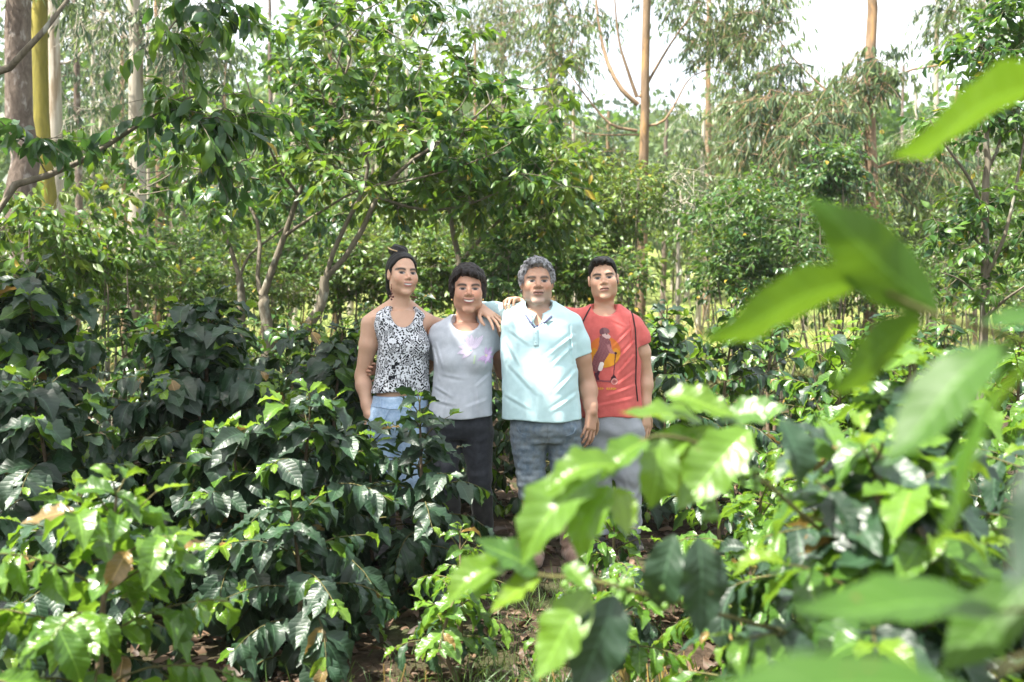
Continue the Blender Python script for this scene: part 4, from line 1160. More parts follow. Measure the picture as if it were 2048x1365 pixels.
def person(q):
    Y = q['Y']
    base = np.array((P(q['head'][0], 600, Y)[0], Y, 0.0)); base[2] = float(gz(base[0], Y))
    root = thing('person', q['label'], 'person', tuple(base), 'family group standing among the coffee')
    Rh = rotm(*q['rot']); hc = P(*q['head'][:2], Y + q.get('hdy', -.02)); hs = q['hs']
    skin = np.array(q['skin'])
    # ---- body
    pts = np.array([p for ch in q['arms'] for p in ch['p']] + [hc])
    lo = np.minimum(pts.min(0), np.array((base[0] - .25, Y - .25, 0))) - .14
    hi = np.maximum(pts.max(0), np.array((base[0] + .25, Y + .25, 0))) + .14
    hx, hy, hz = hc
    fz = [(hz - .15, hz + .16, .0024)] + [(z0 - .02, z1 + .02, .0032) for z0, z1 in q['handz']]
    Fd = Field(axis(lo[0], hi[0], .0050, [(hx - .11, hx + .11, .0026)] + [(a, b, .0034) for a, b in q['handx']]),
               axis(lo[1], hi[1], .0055, [(hy - .13, hy + .02, .0026)]), axis(base[2] - .02, hz + .20, .0085, fz))
    r = Fd.reg(hc - .17, hc + .17, 0)
    x, y, z = Fd.co(r); x, y, z = x - hx, y - hy, z - hz
    lx = (Rh[0][0] * x + Rh[1][0] * y + Rh[2][0] * z) / hs; ly = (Rh[0][1] * x + Rh[1][1] * y + Rh[2][1] * z) / hs; lz = (Rh[0][2] * x + Rh[1][2] * y + Rh[2][2] * z) / hs
    Fd.D[r] = np.minimum(Fd.D[r], head_sdf(lx, ly, lz, q['face']) * hs)
    nb = q['neck']                         # base of the neck
    Fd.cap(hc + Rh @ np.array((0, .022, -.055)) * hs, nb, q['neckr'], q['neckr'] * 1.12, .022)
    Fd.loft(rows_px(q['torso'], Y), math.radians(q.get('yaw', 0)), 2.4, .03, -.010)
    for a_, b_, r1_, r2_ in q.get('traps', ()): Fd.cap(a_, b_, r1_, r2_, .03)
    for e in q.get('flesh', ()): Fd.ell(P(e[0], e[1], Y + e[2]), e[3], .03)
    for ch in q['arms']:
        pp, rr = list(ch['p']), list(ch['r'])
        e_, w_ = np.array(pp[-2]), np.array(pp[-1])
        pp.insert(-1, e_ + (w_ - e_) * .26); rr.insert(-1, rr[-2] * 1.07); rr[-3] *= .95
        pp.insert(-1, e_ + (w_ - e_) * .78); rr.insert(-1, rr[-1] * 1.10)
        Fd.chain(pp, rr, .022)
        h = ch['hand']
        hand(Fd, ch['p'][-1], np.array(h[0], float), np.array(h[1], float), h[2], h[3], **h[4])
    for lg in q['legs']:
        Fd.chain(lg[0], [a * .72 for a in lg[1]], .03)
    V, F = Fd.mesh(1)
    C = np.tile(skin, (len(V), 1)) * np.array(q.get('armtint', (1, 1, 1)))
    L = ((V - hc) @ Rh) / hs
    near = (np.abs(L) < (.11, .14, .135)).all(1)
    hcol = head_color(L, q['face'], skin)
    wgt = np.clip((L[:, 2] + .16) / .04, 0, 1)[:, None] * near[:, None]
    C = C * (1 - wgt) + hcol * wgt
    part('body', V, F, 'skin', root, C)
    # ---- hair
    G_ = Field(*(axis(c - .20, c + .21, .0036) for c in hc))
    x, y, z = G_.co((slice(None),) * 3); x, y, z = x - hx, y - hy, z - hz
    lx = (Rh[0][0] * x + Rh[1][0] * y + Rh[2][0] * z) / hs; ly = (Rh[0][1] * x + Rh[1][1] * y + Rh[2][1] * z) / hs; lz = (Rh[0][2] * x + Rh[1][2] * y + Rh[2][2] * z) / hs
    G_.D = (q['hair'](lx, ly, lz) * hs).astype(f4) + np.zeros(G_.D.shape, f4)
    V, F = G_.mesh(1)
    hr = part('hair', V, F, q['hairmat'], root)
    ns, ln, fl = q['locks']
    V2, F2 = strands(V, F, ns, ln, lambda p: Rh @ fl((Rh.T @ (p - hc)) / hs), 5, q.get('lockr', .0016))
    part('locks', V2, F2, q['hairmat'], hr); COL.objects[-1] if False else None
    # ---- shirt
    sl = q['shirt']
    pts = np.array([P(a[1], a[0], Y) for a in sl['rows']] + [P(a[2], a[0], Y) for a in sl['rows']] + [p for s in sl['sleeves'] for p in s[0]])
    lo, hi = pts.min(0) - .13, pts.max(0) + .13
    lo[1] = min(lo[1], Y - .26); hi[1] = max(hi[1], Y + .26)
    S = Field(axis(lo[0], hi[0], .0048), axis(lo[1], hi[1], .0055), axis(lo[2], hi[2], .0048))
    S.loft(rows_px(sl['rows'], Y), math.radians(q.get('yaw', 0)), sl.get('n', 2.4), .03)
    for e in sl.get('flesh', ()): S.ell(P(e[0], e[1], Y + e[2]), e[3], .035)
    for s in sl['sleeves']:
        S.chain(s[0], s[1], .03)
    r = (slice(None),) * 3
    x, y, z = S.co(r)
    am = sl.get('amp', .004)
    zb = float(P(0, sl['hem'], Y)[2])
    fold = am * (wob(x, y * .6, z * .8, sl['seed'], 13) + .42 * wob(x * 1.1, y, z * .45, sl['seed'] + 1, 30) * np.clip((z - zb) / .1, .5, 1))
    hemw = .006 * np.sin((x - lo[0]) * 38 + y * 30) * np.clip(1 - (z - zb) / .12, 0, 1)
    cr = np.zeros((S.D.shape[0], 1, S.D.shape[2]), f4)          # creases pulled in the cloth
    for (u0, v0), (u1, v1), amp, wd in sl.get('creases', ()):
        a_, b_ = P(u0, v0, Y - .1), P(u1, v1, Y - .1)
        bx, bz = b_[0] - a_[0], b_[2] - a_[2]; L_ = math.hypot(bx, bz)
        t = np.clip(((x - a_[0]) * bx + (z - a_[2]) * bz) / L_ ** 2, 0, 1)
        dx, dz = x - a_[0] - t * bx, z - a_[2] - t * bz
        sd = np.sqrt(dx ** 2 + dz ** 2) * np.sign(dx * bz - dz * bx + 1e-9)
        fade = np.sin(math.pi * np.clip(t * .9 + .08, 0, 1)) ** .6
        cr += (.72 * amp * fade * (-np.exp(-(sd / wd) ** 2) + .8 * np.exp(-((sd - 1.7 * wd) / wd) ** 2))).astype(f4)
    S.D = np.where(S.D < .06, S.D + fold + hemw + cr * (y < Y + .02), S.D).astype(f4)
    S.D = np.maximum(S.D, (zb + .006 * np.sin(x * 17 + sl['seed']) - z)).astype(f4)
    for s in sl['sleeves']:          # cut the cuff square to the arm
        e, d = np.array(s[0][-1]), unit(np.array(s[0][-1]) - np.array(s[0][-2]))
        rr = S.reg(e - .11, e + .11, 0); cx, cy, cz = S.co(rr)
        S.D[rr] = np.maximum(S.D[rr], np.where((cx - e[0]) ** 2 + (cy - e[1]) ** 2 + (cz - e[2]) ** 2 < .0105, (cx - e[0]) * d[0] + (cy - e[1]) * d[1] + (cz - e[2]) * d[2], -1))
    for c in sl['cuts']:
        if c[0] == 'ell': S.ell(P(c[1], c[2], Y + c[3]), c[4], .006, 'sub')
        else: S.cap(c[1], c[2], c[3], c[3], .006, 'sub')
    SV, SF = S.mesh(1)
    so = part(sl['name'], SV, SF, sl['mat'], root)
    q['_shirt'] = (SV, SF, so)
    # ---- trousers
    tq = q['pants']
    pts = np.array([p for lg in q['legs'] for p in lg[0]])
    lo, hi = pts.min(0) - .16, pts.max(0) + .16
    lo[0] = min(lo[0], base[0] - .26); hi[0] = max(hi[0], base[0] + .26); lo[1] -= .05; hi[1] += .05
    hi[2] = float(P(0, tq['rows'][0][0], Y)[2]) + .03
    T_ = Field(axis(lo[0], hi[0], .006), axis(lo[1], hi[1], .0065), axis(base[2] - .03, hi[2], .007))
    T_.loft(rows_px(tq['rows'], Y), math.radians(q.get('yaw', 0)), 2.3, .02)
    for lg in q['legs']: T_.chain(lg[0][:tq.get('to', 9)], lg[1], .025)
    x, y, z = T_.co((slice(None),) * 3)
    T_.D = np.where(T_.D < .06, T_.D + tq['amp'] * (wob(x, y, z * 1.6, tq['seed'], 26) + .6 * np.sin(z * 95 + 7 * np.sin(x * 26 + y * 15) + x * 60) * np.clip((.55 - z) / .3, 0.0, 1)), T_.D).astype(f4)
    if 'cuff' in tq: T_.D = np.maximum(T_.D, tq['cuff'] - z)
    V, F = T_.mesh(1)
    q['_pants'] = part(tq['name'], V, F, tq['mat'], root)
    # ---- boots
    for lg in q['legs']:
        kn, an = np.array(lg[0][-2]), np.array(lg[0][-1])
        tz = q['boots'][1]
        topp = an + (kn - an) * ((tz - an[2]) / max(kn[2] - an[2], .01))
        Bf = Field(axis(an[0] - .13, an[0] + .13, .007), axis(an[1] - .26, an[1] + .16, .007), axis(base[2] - .03, tz + .06, .007))
        Bf.chain([topp, an + (0, 0, .02)], [.066, .052], .02)
        toe = an + (lg[2], -.15, -.055)
        Bf.chain([an + (0, .02, -.045), an + (lg[2] * .5, -.07, -.045), toe], [.045, .044, .036], .02)
        x, y, z = Bf.co((slice(None),) * 3)
        Bf.D = np.maximum(Bf.D + .003 * wob(x, y, z * 2, 3, 40), np.maximum(z - tz, base[2] + .0 - z)).astype(f4)
        V, F = Bf.mesh(1)
        part('boot', V, F, q['boots'][0], root)
    return root
# ---------------------------------------------------------------- the four people
def Q(px, py, Y): return P(px, py, Y)
def legs(hx, Y, kx, ax, rad, toes, kz=.47):
    o = []
    for i in (0, 1):
        h = P(hx[i], 868, Y); k = P(kx[i], 600, Y); a = P(ax[i], 600, Y)
        k = np.array((k[0], Y - .02, kz)); a = np.array((a[0], Y + .01, .095))
        o.append(([h, k, a], rad, toes[i]))
    return o

# hair shapes in head space (x sideways, -y the face, z up)
def cap_hair(x, y, z, t):      # scalp layer of thickness t
    return smin(ell(x, y - .020, z - .035, .072 + t, .090 + t, .083 + t), ell(x, y - .03, z + .02, .066 + t * .8, .074 + t, .075), .03)
def hairline(d, x, y, z, hz, side=.0, jag=.003, low=-.12):
    """keeps the hair behind a profile running from the forehead over the temple to behind the ear"""
    zz = z + jag * np.sin(x * 210 + 1.3) + jag * .6 * np.sin(x * 520)
    f = np.interp(zz, [-.12, -.065, -.035, -.018, -.010, .030, .055, hz - .004, hz + .006, hz + .02], [.075, .055, .036, .020, -.014 + side, -.020 + side, -.036, -.050, -.064, -.14])
    d = smax(d, (f - y) * .8, .004)
    d = smax(d, -ell(np.abs(x) - .084, y - .010, z + .004, .022, .021, .030), .004)
    return smax(d, low - z + .3 * (.06 - y) * 0, .006)
def hair_bun(x, y, z):
    d = cap_hair(x, y, z, .009) + .0016 * np.sin(90 * (z * 1.2 + y * 2.2) + 30 * x) * np.clip((y + .06) / .06, 0, 1)
    d = hairline(d, x, y, z, .088, .006, .001, -.075)
    bun = ell(x + .012, y - .048, z - .130, .052, .046, .035) + .005 * np.sin(95 * x + 70 * z + 40 * y) * np.sin(80 * y + 60 * z)
    d = smin(d, bun, .010)
    tail = ell(x + .020, y - .088, z + .040, .044, .032, .094) + .003 * np.sin(140 * x + 40 * y)
    return smin(d, tail, .015)
def hair_crop(x, y, z):
    n = wob(x, y * 1.4, z * .6, 3, 85)
    d = cap_hair(x, y, z - .004, .021) + .0050 * n
    d = hairline(d, x, y, z, .072, .010, .006, -.085)
    fringe = ell(x - .006, y + .052, z - .082 + .25 * (x - .02), .056, .034, .024) + .0045 * n + .003 * np.sin(170 * x + 50 * z)
    d = smin(d, fringe, .012)
    d = smin(d, ell(np.abs(x) - .074, y - .016, z - .006, .020, .034, .050) + .006 * n, .012)
    return smin(d, ell(x, y - .078, z + .055, .056, .034, .060) + .004 * n, .02)
def hair_curl(x, y, z):
    n = wob(x, y * .7, z, 8, 105) + .5 * wob(x, y, z, 9, 200)
    d = cap_hair(x, y, z - .003, .018) + .0058 * n
    d = hairline(d, x, y, z, .080, .0, .007, -.070)
    d = smin(d, ell(x + .008, y + .046, z - .100, .052, .036, .020) + .006 * n, .012)
    d = smin(d, ell(np.abs(x) - .077, y - .020, z - .028, .016, .038, .034) + .006 * n, .010)
    return d
def hair_short(x, y, z):
    n = wob(x, y, z, 5, 110)
    d = smin(cap_hair(x, y, z, .005) + .0012 * n, ell(x, y - .002, z - .066, .074, .088, .064) + .0035 * n, .014)
    d = hairline(d, x, y, z, .076, .0, .005, -.060)
    fr = ell(x + .012, y + .054, z - .098, .050, .034, .020) + .004 * np.sin(x * 190 + z * 60)
    return smin(d, fr, .012)

down = lambda p: np.array((0, 0, -1.0)) + np.array((p[0] * 3, p[1] * 2, 0))
backw = lambda p: np.array((0, 1.0, .25))
fwd = lambda p: np.array((.2, -1.0, -.4))

# 1 the person in the black and white top
Y1 = 5.50
W1 = dict(label='person with hair in a bun, sleeveless black and white patterned top and light jeans', Y=Y1, head=(805, 550), rot=(27, -3, 3), hs=1.03, hdy=.0,
    skin=(.55, .34, .235), face=dict(soft=1, folds=.12, w=.96, jaw=.92, smile=.55, mouth=1.05, teeth=.8, nose=.92, gaze=-.003, lips=(.42, .13, .12)),
    neck=Q(800, 640, Y1 + .02), neckr=.048, yaw=20, traps=[(Q(792, 606, 5.54), Q(752, 636, 5.53), .036, .046), (Q(812, 608, 5.56), Q(848, 640, 5.57), .036, .044)],
    torso=[(622, 772, 832, .055), (632, 738, 852, .075), (650, 742, 855, .095), (690, 757, 857, .115), (740, 757, 852, .105), (785, 751, 849, .105), (830, 736, 850, .11), (862, 744, 842, .08)],
    flesh=[(790, 692, -.075, (.058, .05, .055)), (836, 692, -.055, (.058, .05, .055))],
    arms=[dict(p=[Q(742, 648, 5.50), Q(737, 690, 5.50), Q(724, 752, 5.52), Q(737, 828, 5.43)], r=[.056, .050, .040, .027],
               hand=((.06, -.22, -1), (-.55, -.85, .1), -1, .95, dict(curl=.75, spread=.02))),
          dict(p=[Q(850, 645, 5.55), Q(888, 655, 5.70), Q(922, 640, 5.70), Q(961, 617, 5.50)], r=[.050, .044, .040, .031],
               hand=((.66, -.50, -.42), (.30, -.55, .78), 1, 1.05, dict(curl=.36, spread=.40)))],
    handz=[(.62, .82), (1.28, 1.44)], handx=[(-.86, -.74), (-.22, .03)],
    hair=hair_bun, hairmat='hair_black', locks=(700, .045, backw), lockr=.0012,
    shirt=dict(name='patterned_top', mat='tribal', creases=[((760, 690), (785, 740), .005, .008), ((850, 700), (832, 745), .005, .008), ((770, 700), (780, 778), .004, .010), ((815, 720), (812, 780), .004, .010), ((842, 730), (846, 780), .004, .009)], seed=31, amp=.0030, hem=783, n=2.2,
        rows=[(613, 774, 830, .06), (620, 760, 842, .072), (632, 741, 853, .088), (650, 743, 856, .106), (690, 755, 858, .118), (740, 752, 857, .122), (783, 743, 860, .130), (796, 741, 861, .130)],
        flesh=[(790, 692, -.078, (.060, .052, .057)), (836, 692, -.058, (.060, .052, .057))], sleeves=[],
        cuts=[('ell', 806, 606, -.10, (.082, .145, .135)), ('cap', Q(728, 628, 5.44), Q(735, 672, 5.60), .066), ('cap', Q(868, 634, 5.42), Q(864, 675, 5.66), .058)]),
    legs=legs((762, 820), Y1, (765, 822), (768, 824), (.098, .066, .050), (-.02, .03)),
    pants=dict(name='jeans', mat='denim_light', seed=5, amp=.0025, rows=[(790, 747, 853, .118), (812, 737, 856, .128), (850, 726, 855, .132), (872, 732, 852, .10)], cuff=.22),
    boots=('rubber_black', .30))

# 2 the person in the grey T-shirt
Y2 = 5.50
W2 = dict(label='smiling person with cropped dark hair, grey T-shirt with lilac flowers and black jeans', Y=Y2, head=(936, 581), rot=(6, -2, 1), hs=1.08,
    skin=(.47, .26, .175), face=dict(soft=1, w=1.0, jaw=1.06, chin=.004, folds=.6, smile=.9, mouth=1.22, teeth=1.0, nose=1.1, squint=.85, gaze=0, lips=(.34, .10, .09)),
    neck=Q(930, 655, Y2 + .03), neckr=.054, yaw=4,
    torso=[(646, 895, 965, .06), (656, 868, 985, .08), (680, 866, 985, .105), (730, 868, 980, .12), (790, 866, 980, .125), (840, 868, 976, .115), (866, 880, 966, .08)],
    flesh=[(905, 722, -.085, (.065, .055, .060)), (952, 722, -.085, (.065, .055, .060))],
    arms=[dict(p=[Q(872, 668, 5.54), Q(856, 720, 5.66), Q(842, 752, 5.70), Q(772, 738, 5.60)], r=[.052, .045, .038, .028],
               hand=((-.78, -.62, .05), (-.62, .78, .0), 1, 1.0, dict(curl=.80, spread=.06))),
          dict(p=[Q(984, 668, 5.54), Q(996, 705, 5.58), Q(1006, 745, 5.68), Q(1062, 775, 5.76)], r=[.054, .048, .040, .028],
               hand=((.95, .1, -.15), (.0, 1, .0), 1, .95, dict(curl=.3)))],
    handz=[(.98, 1.12)], handx=[(-.83, -.68)],
    hair=hair_crop, hairmat='hair_brown', locks=(1300, .034, fwd),
    shirt=dict(name='t_shirt', mat='tee_grey', creases=[((872, 688), (886, 735), .007, .008), ((866, 700), (878, 760), .006, .008), ((882, 748), (930, 756), .004, .009), ((868, 772), (905, 792), .006, .008), ((985, 700), (970, 735), .006, .008), ((980, 750), (950, 775), .005, .008), ((866, 800), (915, 808), .005, .009), ((975, 800), (930, 815), .004, .010), ((900, 780), (890, 828), .004, .010), ((955, 780), (960, 828), .004, .011)], seed=41, amp=.0034, hem=832, n=2.2,
        rows=[(630, 904, 964, .07), (638, 888, 974, .085), (652, 868, 986, .10), (674, 862, 990, .12), (710, 864, 988, .135), (745, 868, 984, .132), (780, 865, 984, .135), (820, 857, 986, .145), (846, 854, 989, .148)],
        flesh=[(905, 722, -.088, (.070, .058, .064)), (952, 722, -.088, (.070, .058, .064))],
        sleeves=[([Q(880, 670, 5.53), Q(862, 708, 5.60)], [.064, .062]), ([Q(976, 670, 5.53), Q(991, 697, 5.56)], [.060, .058])],
        cuts=[('ell', 932, 640, -.09, (.082, .135, .066))]),
    legs=legs((890, 953), Y2, (892, 960), (905, 968), (.094, .064, .050), (-.03, .03)),
    pants=dict(name='black_jeans', mat='denim_black', seed=6, amp=.0030, rows=[(828, 862, 983, .125), (852, 859, 985, .130), (876, 868, 978, .10)], cuff=.30),
    boots=('rubber_black', .385))

# 3 the person in the pale polo shirt
Y3 = 5.44
M1 = dict(label='person with curly grey hair and stubble in a pale aqua polo shirt and worn jeans', Y=Y3, head=(1074, 567), rot=(3, -5, 0), hs=1.06,
    skin=(.45, .265, .18), face=dict(w=1.02, jaw=1.12, folds=.55, smile=.15, mouth=1.05, nose=1.18, squint=.95, gaze=0, stubble=True, browc=(.06, .05, .045), brow=.9, lips=(.34, .16, .13)),
    neck=Q(1078, 636, Y3 + .03), neckr=.064, yaw=0,
    torso=[(618, 1035, 1118, .07), (632, 1016, 1142, .09), (660, 1010, 1152, .115), (720, 1010, 1150, .13), (790, 1012, 1148, .14), (840, 1028, 1146, .125), (866, 1040, 1140, .09)],
    arms=[dict(p=[Q(1030, 634, 5.48), Q(990, 630, 5.64), Q(945, 640, 5.76), Q(892, 705, 5.76)], r=[.058, .052, .044, .031],
               hand=((-.8, .0, -.6), (0, 1, 0), 1, 1.05, dict(curl=.3))),
          dict(p=[Q(1142, 655, 5.46), Q(1162, 715, 5.48), Q(1175, 768, 5.50), Q(1183, 824, 5.42)], r=[.062, .054, .046, .033],
               hand=((-.12, -.25, -1), (.55, -.80, .1), -1, 1.10, dict(curl=.42, spread=.12)))],
    handz=[(.62, .86)], handx=[(.34, .48)],
    hair=hair_curl, hairmat='hair_grey', locks=(1500, .026, down),
    shirt=dict(name='polo_shirt', mat='polo', creases=[((1146, 672), (1092, 712), .008, .009), ((1148, 690), (1100, 735), .006, .009), ((1143, 655), (1146, 725), .009, .006), ((1012, 680), (1040, 730), .007, .009), ((1020, 730), (1072, 785), .007, .010), ((1150, 745), (1110, 785), .006, .010), ((1012, 790), (1060, 815), .006, .010), ((1152, 790), (1100, 822), .006, .010), ((1020, 660), (1060, 690), .005, .009), ((1080, 760), (1076, 830), .004, .012)], seed=51, amp=.0048, hem=838, n=2.15,
        rows=[(602, 1044, 1110, .075), (612, 1028, 1126, .09), (626, 1010, 1146, .115), (648, 1004, 1158, .135), (700, 1002, 1158, .148), (760, 1004, 1157, .158), (810, 1004, 1161, .162), (852, 1004, 1164, .160)],
        sleeves=[([Q(1034, 632, 5.48), Q(992, 628, 5.62), Q(962, 626, 5.70)], [.066, .062, .060]), ([Q(1140, 650, 5.46), Q(1156, 685, 5.47), Q(1163, 710, 5.475)], [.066, .063, .062])],
        cuts=[('ell', 1078, 610, -.05, (.072, .120, .060)), ('ell', 1076, 632, -.14, (.034, .08, .070))]),
    legs=legs((1058, 1128), Y3, (1062, 1132), (1072, 1140), (.106, .078, .062), (.0, .04)),
    pants=dict(name='worn_jeans', mat='denim_worn', seed=7, amp=.0055, rows=[(832, 1024, 1152, .130), (846, 1021, 1160, .140), (858, 1020, 1166, .145), (882, 1030, 1156, .11)], cuff=.355),
    boots=('rubber_mud', .43))

# 4 the person in the red T-shirt
Y4 = 5.70
B1 = dict(label='person with short black hair in a red T-shirt with animal print and grey sweatpants', Y=Y4, head=(1207, 560), rot=(-5, -4, -5), hs=1.04,
    skin=(.55, .34, .23), face=dict(w=1.03, jaw=.95, smile=-.1, mouth=.95, nose=1.02, squint=.98, gaze=0, lips=(.40, .17, .14)),
    neck=Q(1208, 632, Y4 + .03), neckr=.054, yaw=-3,
    torso=[(620, 1175, 1246, .06), (634, 1156, 1266, .08), (657, 1152, 1276, .105), (710, 1158, 1275, .115), (780, 1164, 1272, .11), (840, 1172, 1272, .105), (864, 1182, 1264, .08)],
    arms=[dict(p=[Q(1166, 642, 5.72), Q(1128, 640, 5.78), Q(1086, 630, 5.76), Q(1036, 604, 5.57)], r=[.054, .046, .040, .029],
               hand=((-.40, -.88, .16), (-.05, .12, 1), -1, 1.05, dict(curl=.72, spread=.14))),
          dict(p=[Q(1266, 657, 5.71), Q(1284, 705, 5.72), Q(1291, 752, 5.74), Q(1291, 822, 5.70)], r=[.056, .048, .040, .029],
               hand=((.0, -.25, -1), (.6, -.75, .1), -1, 1.02, dict(curl=.4)))],
    handz=[(1.38, 1.54)], handx=[(-.10, .10)],
    hair=hair_short, hairmat='hair_black', locks=(1100, .020, fwd), lockr=.0013,
    shirt=dict(name='t_shirt', mat='tee_red', creases=[((1262, 660), (1226, 694), .008, .007), ((1268, 684), (1232, 722), .008, .007), ((1268, 712), (1236, 748), .007, .007), ((1270, 745), (1230, 772), .006, .008), ((1270, 772), (1212, 792), .007, .008), ((1268, 796), (1195, 812), .006, .008), ((1262, 640), (1266, 694), .008, .005), ((1172, 690), (1186, 730), .005, .008), ((1172, 780), (1200, 822), .005, .009), ((1225, 640), (1250, 652), .004, .007)], seed=61, amp=.0038, hem=832, n=2.2,
        rows=[(608, 1180, 1240, .065), (618, 1165, 1255, .08), (632, 1150, 1274, .10), (655, 1148, 1284, .118), (700, 1156, 1282, .128), (760, 1160, 1280, .124), (810, 1160, 1283, .128), (846, 1158, 1284, .130)],
        sleeves=[([Q(1168, 642, 5.72), Q(1130, 640, 5.77), Q(1112, 634, 5.78)], [.074, .068, .064]), ([Q(1266, 654, 5.71), Q(1278, 676, 5.715), Q(1281, 688, 5.72)], [.062, .060, .058])],
        cuts=[('ell', 1209, 612, -.07, (.074, .125, .060))]),
    legs=legs((1195, 1255), Y4, (1198, 1258), (1202, 1262), (.100, .080, .066), (-.02, .03)),
    pants=dict(name='sweatpants', mat='sweat_grey', seed=8, amp=.0045, rows=[(826, 1164, 1280, .118), (856, 1164, 1284, .125), (878, 1172, 1276, .10)], cuff=.10),
    boots=('rubber_black', .20))

roots = [person(q) for q in (W1, W2, M1, B1)]

# ---- accessories
def blob(name, c, rad, mat, root, seg=10):
    u = np.linspace(0, math.pi, seg); v = np.linspace(0, 2 * math.pi, seg + 2, endpoint=False)
    U, W = np.meshgrid(u, v, indexing='ij')
    Vv = np.stack([np.sin(U) * np.cos(W) * rad[0], np.sin(U) * np.sin(W) * rad[1], np.cos(U) * rad[2]], -1).reshape(-1, 3) + c
    i = np.arange(len(Vv)).reshape(U.shape)
    F = np.stack([i[:-1], np.roll(i[:-1], -1, 1), np.roll(i[1:], -1, 1), i[1:]], -1).reshape(-1, 4)
    return part(name, Vv, F, mat, root)
def wire(name, pts, r, mat, root, n=20, sides=6):
    v, f, c = tube(curve(pts, n), r, sides)
    g = Geo(); g.add(v, f); g.add(v[-sides:], np.array([[0, k, k + 1] for k in range(1, sides - 1)]))
    return obj(name, g.mesh(name, np.array(root.location)), MAT[mat], root)

def earring(px, py, Y, root, k0=0):
    g = Geo()
    for k, (dx, dy, r) in list(enumerate(((0, 0, .0025), (0, 7, .004), (-1, 13, .0045), (1, 18, .005), (-3, 23, .007), (3, 24, .007), (0, 29, .006))))[k0:]:
        c = P(px + dx, py + dy, Y)
        u = np.linspace(0, math.pi, 6); v = np.linspace(0, 2 * math.pi, 8, endpoint=False)
        U, W = np.meshgrid(u, v, indexing='ij')
        Vv = np.stack([np.sin(U) * np.cos(W), np.sin(U) * np.sin(W), np.cos(U)], -1).reshape(-1, 3) * r + c
        i = np.arange(len(Vv)).reshape(U.shape)
        g.add(Vv, np.stack([i[:-1], np.roll(i[:-1], -1, 1), np.roll(i[1:], -1, 1), i[1:]], -1).reshape(-1, 4))
    v, f, _ = tube([P(px, py - 2 + 5 * k0, Y), P(px, py + 26, Y)], .0012, 4); g.add(v, f)
    obj('earring', g.mesh('earring', np.array(root.location)), MAT['bead'], root)
earring(783, 570, 5.43, roots[0]); earring(827, 571, 5.47, roots[0], 3)
wire('hair_pin', [P(776, 496, 5.48), P(784, 500, 5.45), P(794, 503, 5.47)], .0035, 'pin', roots[0], 8)
for px in (903.5, 966): blob('ear_stud', P(px, 600, 5.42), (.005, .005, .006), 'gold', roots[1])
blob('earbud', P(1233.5, 564, 5.655), (.009, .011, .014), 'earbud', roots[3])

def on_shirt(q, pts, Y, off=.004):
    V, F, _ = q['_shirt']
    bvh = BVHTree.FromPolygons([tuple(v) for v in V], [tuple(f) for f in F])
    out = []
    for px, py in pts:
        p = P(px, py, Y)
        h = bvh.ray_cast(Vector((p[0], Y - .6, p[2])), Vector((0, 1, 0)), 1.2)
        out.append(np.array(h[0]) + (0, -off, 0) if h[0] is not None else np.array((p[0], Y + .02, p[2])))
    return out
def dense(pts, n):
    p = np.array(pts, float); t = np.linspace(0, len(p) - 1, n)
    return [(np.interp(a, range(len(p)), p[:, 0]), np.interp(a, range(len(p)), p[:, 1])) for a in t]
wire('bag_cord', on_shirt(B1, dense([(1254, 614), (1262, 626), (1267, 660), (1269, 710), (1268, 760), (1272, 800)], 24), Y4, .004), .004, 'cord', roots[3], 40)
wire('bag_cord', on_shirt(B1, dense([(1180, 614), (1174, 624), (1163, 645), (1158, 665)], 16), Y4, .004), .004, 'cord', roots[3], 30)

# ---- polo collar, lining and placket
def collar(q, root):
    nb = q['neck'] + np.array((0, -.008, .0))
    off = np.array(root.location)
    n = 44
    for sgn in (-1, 1):
        g = Geo(); Vs = []
        for i in range(n // 2 + 1):
            t = i / (n // 2)                     # 0 at the nape, 1 at the front
            a = math.radians(90 - sgn * (172 * t))
            dr = np.array((math.cos(a), math.sin(a), 0))
            ztop = .112 - .085 * t ** 1.6
            rin = .066 + .008 * t
            pin = nb + dr * rin * np.array((1.02, 1.10, 1)) + (0, 0, ztop)
            w = .036 + .022 * t ** 2
            pout = nb + dr * (rin + .036 + .020 * t) * np.array((1.1, 1.12, 1)) + (sgn * .016 * t ** 3, -.012 * t, ztop - w)
            pm_ = pin * .55 + pout * .45 + dr * .008 + (0, 0, .010)
            for p_ in (pin - dr * .004 - (0, 0, .020), pin, pm_, pout, pout - dr * .006 + (0, 0, .002)): Vs.append(p_)
        Vs = np.array(Vs); m_ = 5
        idx = np.arange(len(Vs)).reshape(-1, m_)
        F = np.stack([idx[:-1, :-1], idx[:-1, 1:], idx[1:, 1:], idx[1:, :-1]], -1).reshape(-1, 4)
        o = part('collar', Vs, F, 'polo', q['_shirt'][2] if False else root)
        md = o.modifiers.new('thick', 'SOLIDIFY'); md.thickness = .005; md.offset = 0
collar(M1, roots[2])
def strip(name, pts, w, mat, q, Y, root, off=.003):
    c = np.array(on_shirt(q, pts, Y, off)); t = unit(np.gradient(c, axis=0)); sd = unit(np.cross(t, (0, -1, 0)))
    V = np.concatenate([c - sd * w / 2, c + sd * w / 2]); n = len(c)
    F = np.array([[i, i + 1, n + i + 1, n + i] for i in range(n - 1)])
    o = part(name, V, F, mat, root); md = o.modifiers.new('thick', 'SOLIDIFY'); md.thickness = .002
    return o
strip('placket', dense([(1070, 654), (1071, 690)], 12), .026, 'polo', M1, Y3, roots[2])
strip('neck_lining', dense([(1050, 628), (1060, 643), (1069, 655)], 10), .011, 'polo_in', M1, Y3, roots[2], .002)
strip('neck_lining', dense([(1069, 655), (1088, 644), (1102, 632)], 10), .011, 'polo_in', M1, Y3, roots[2], .002)
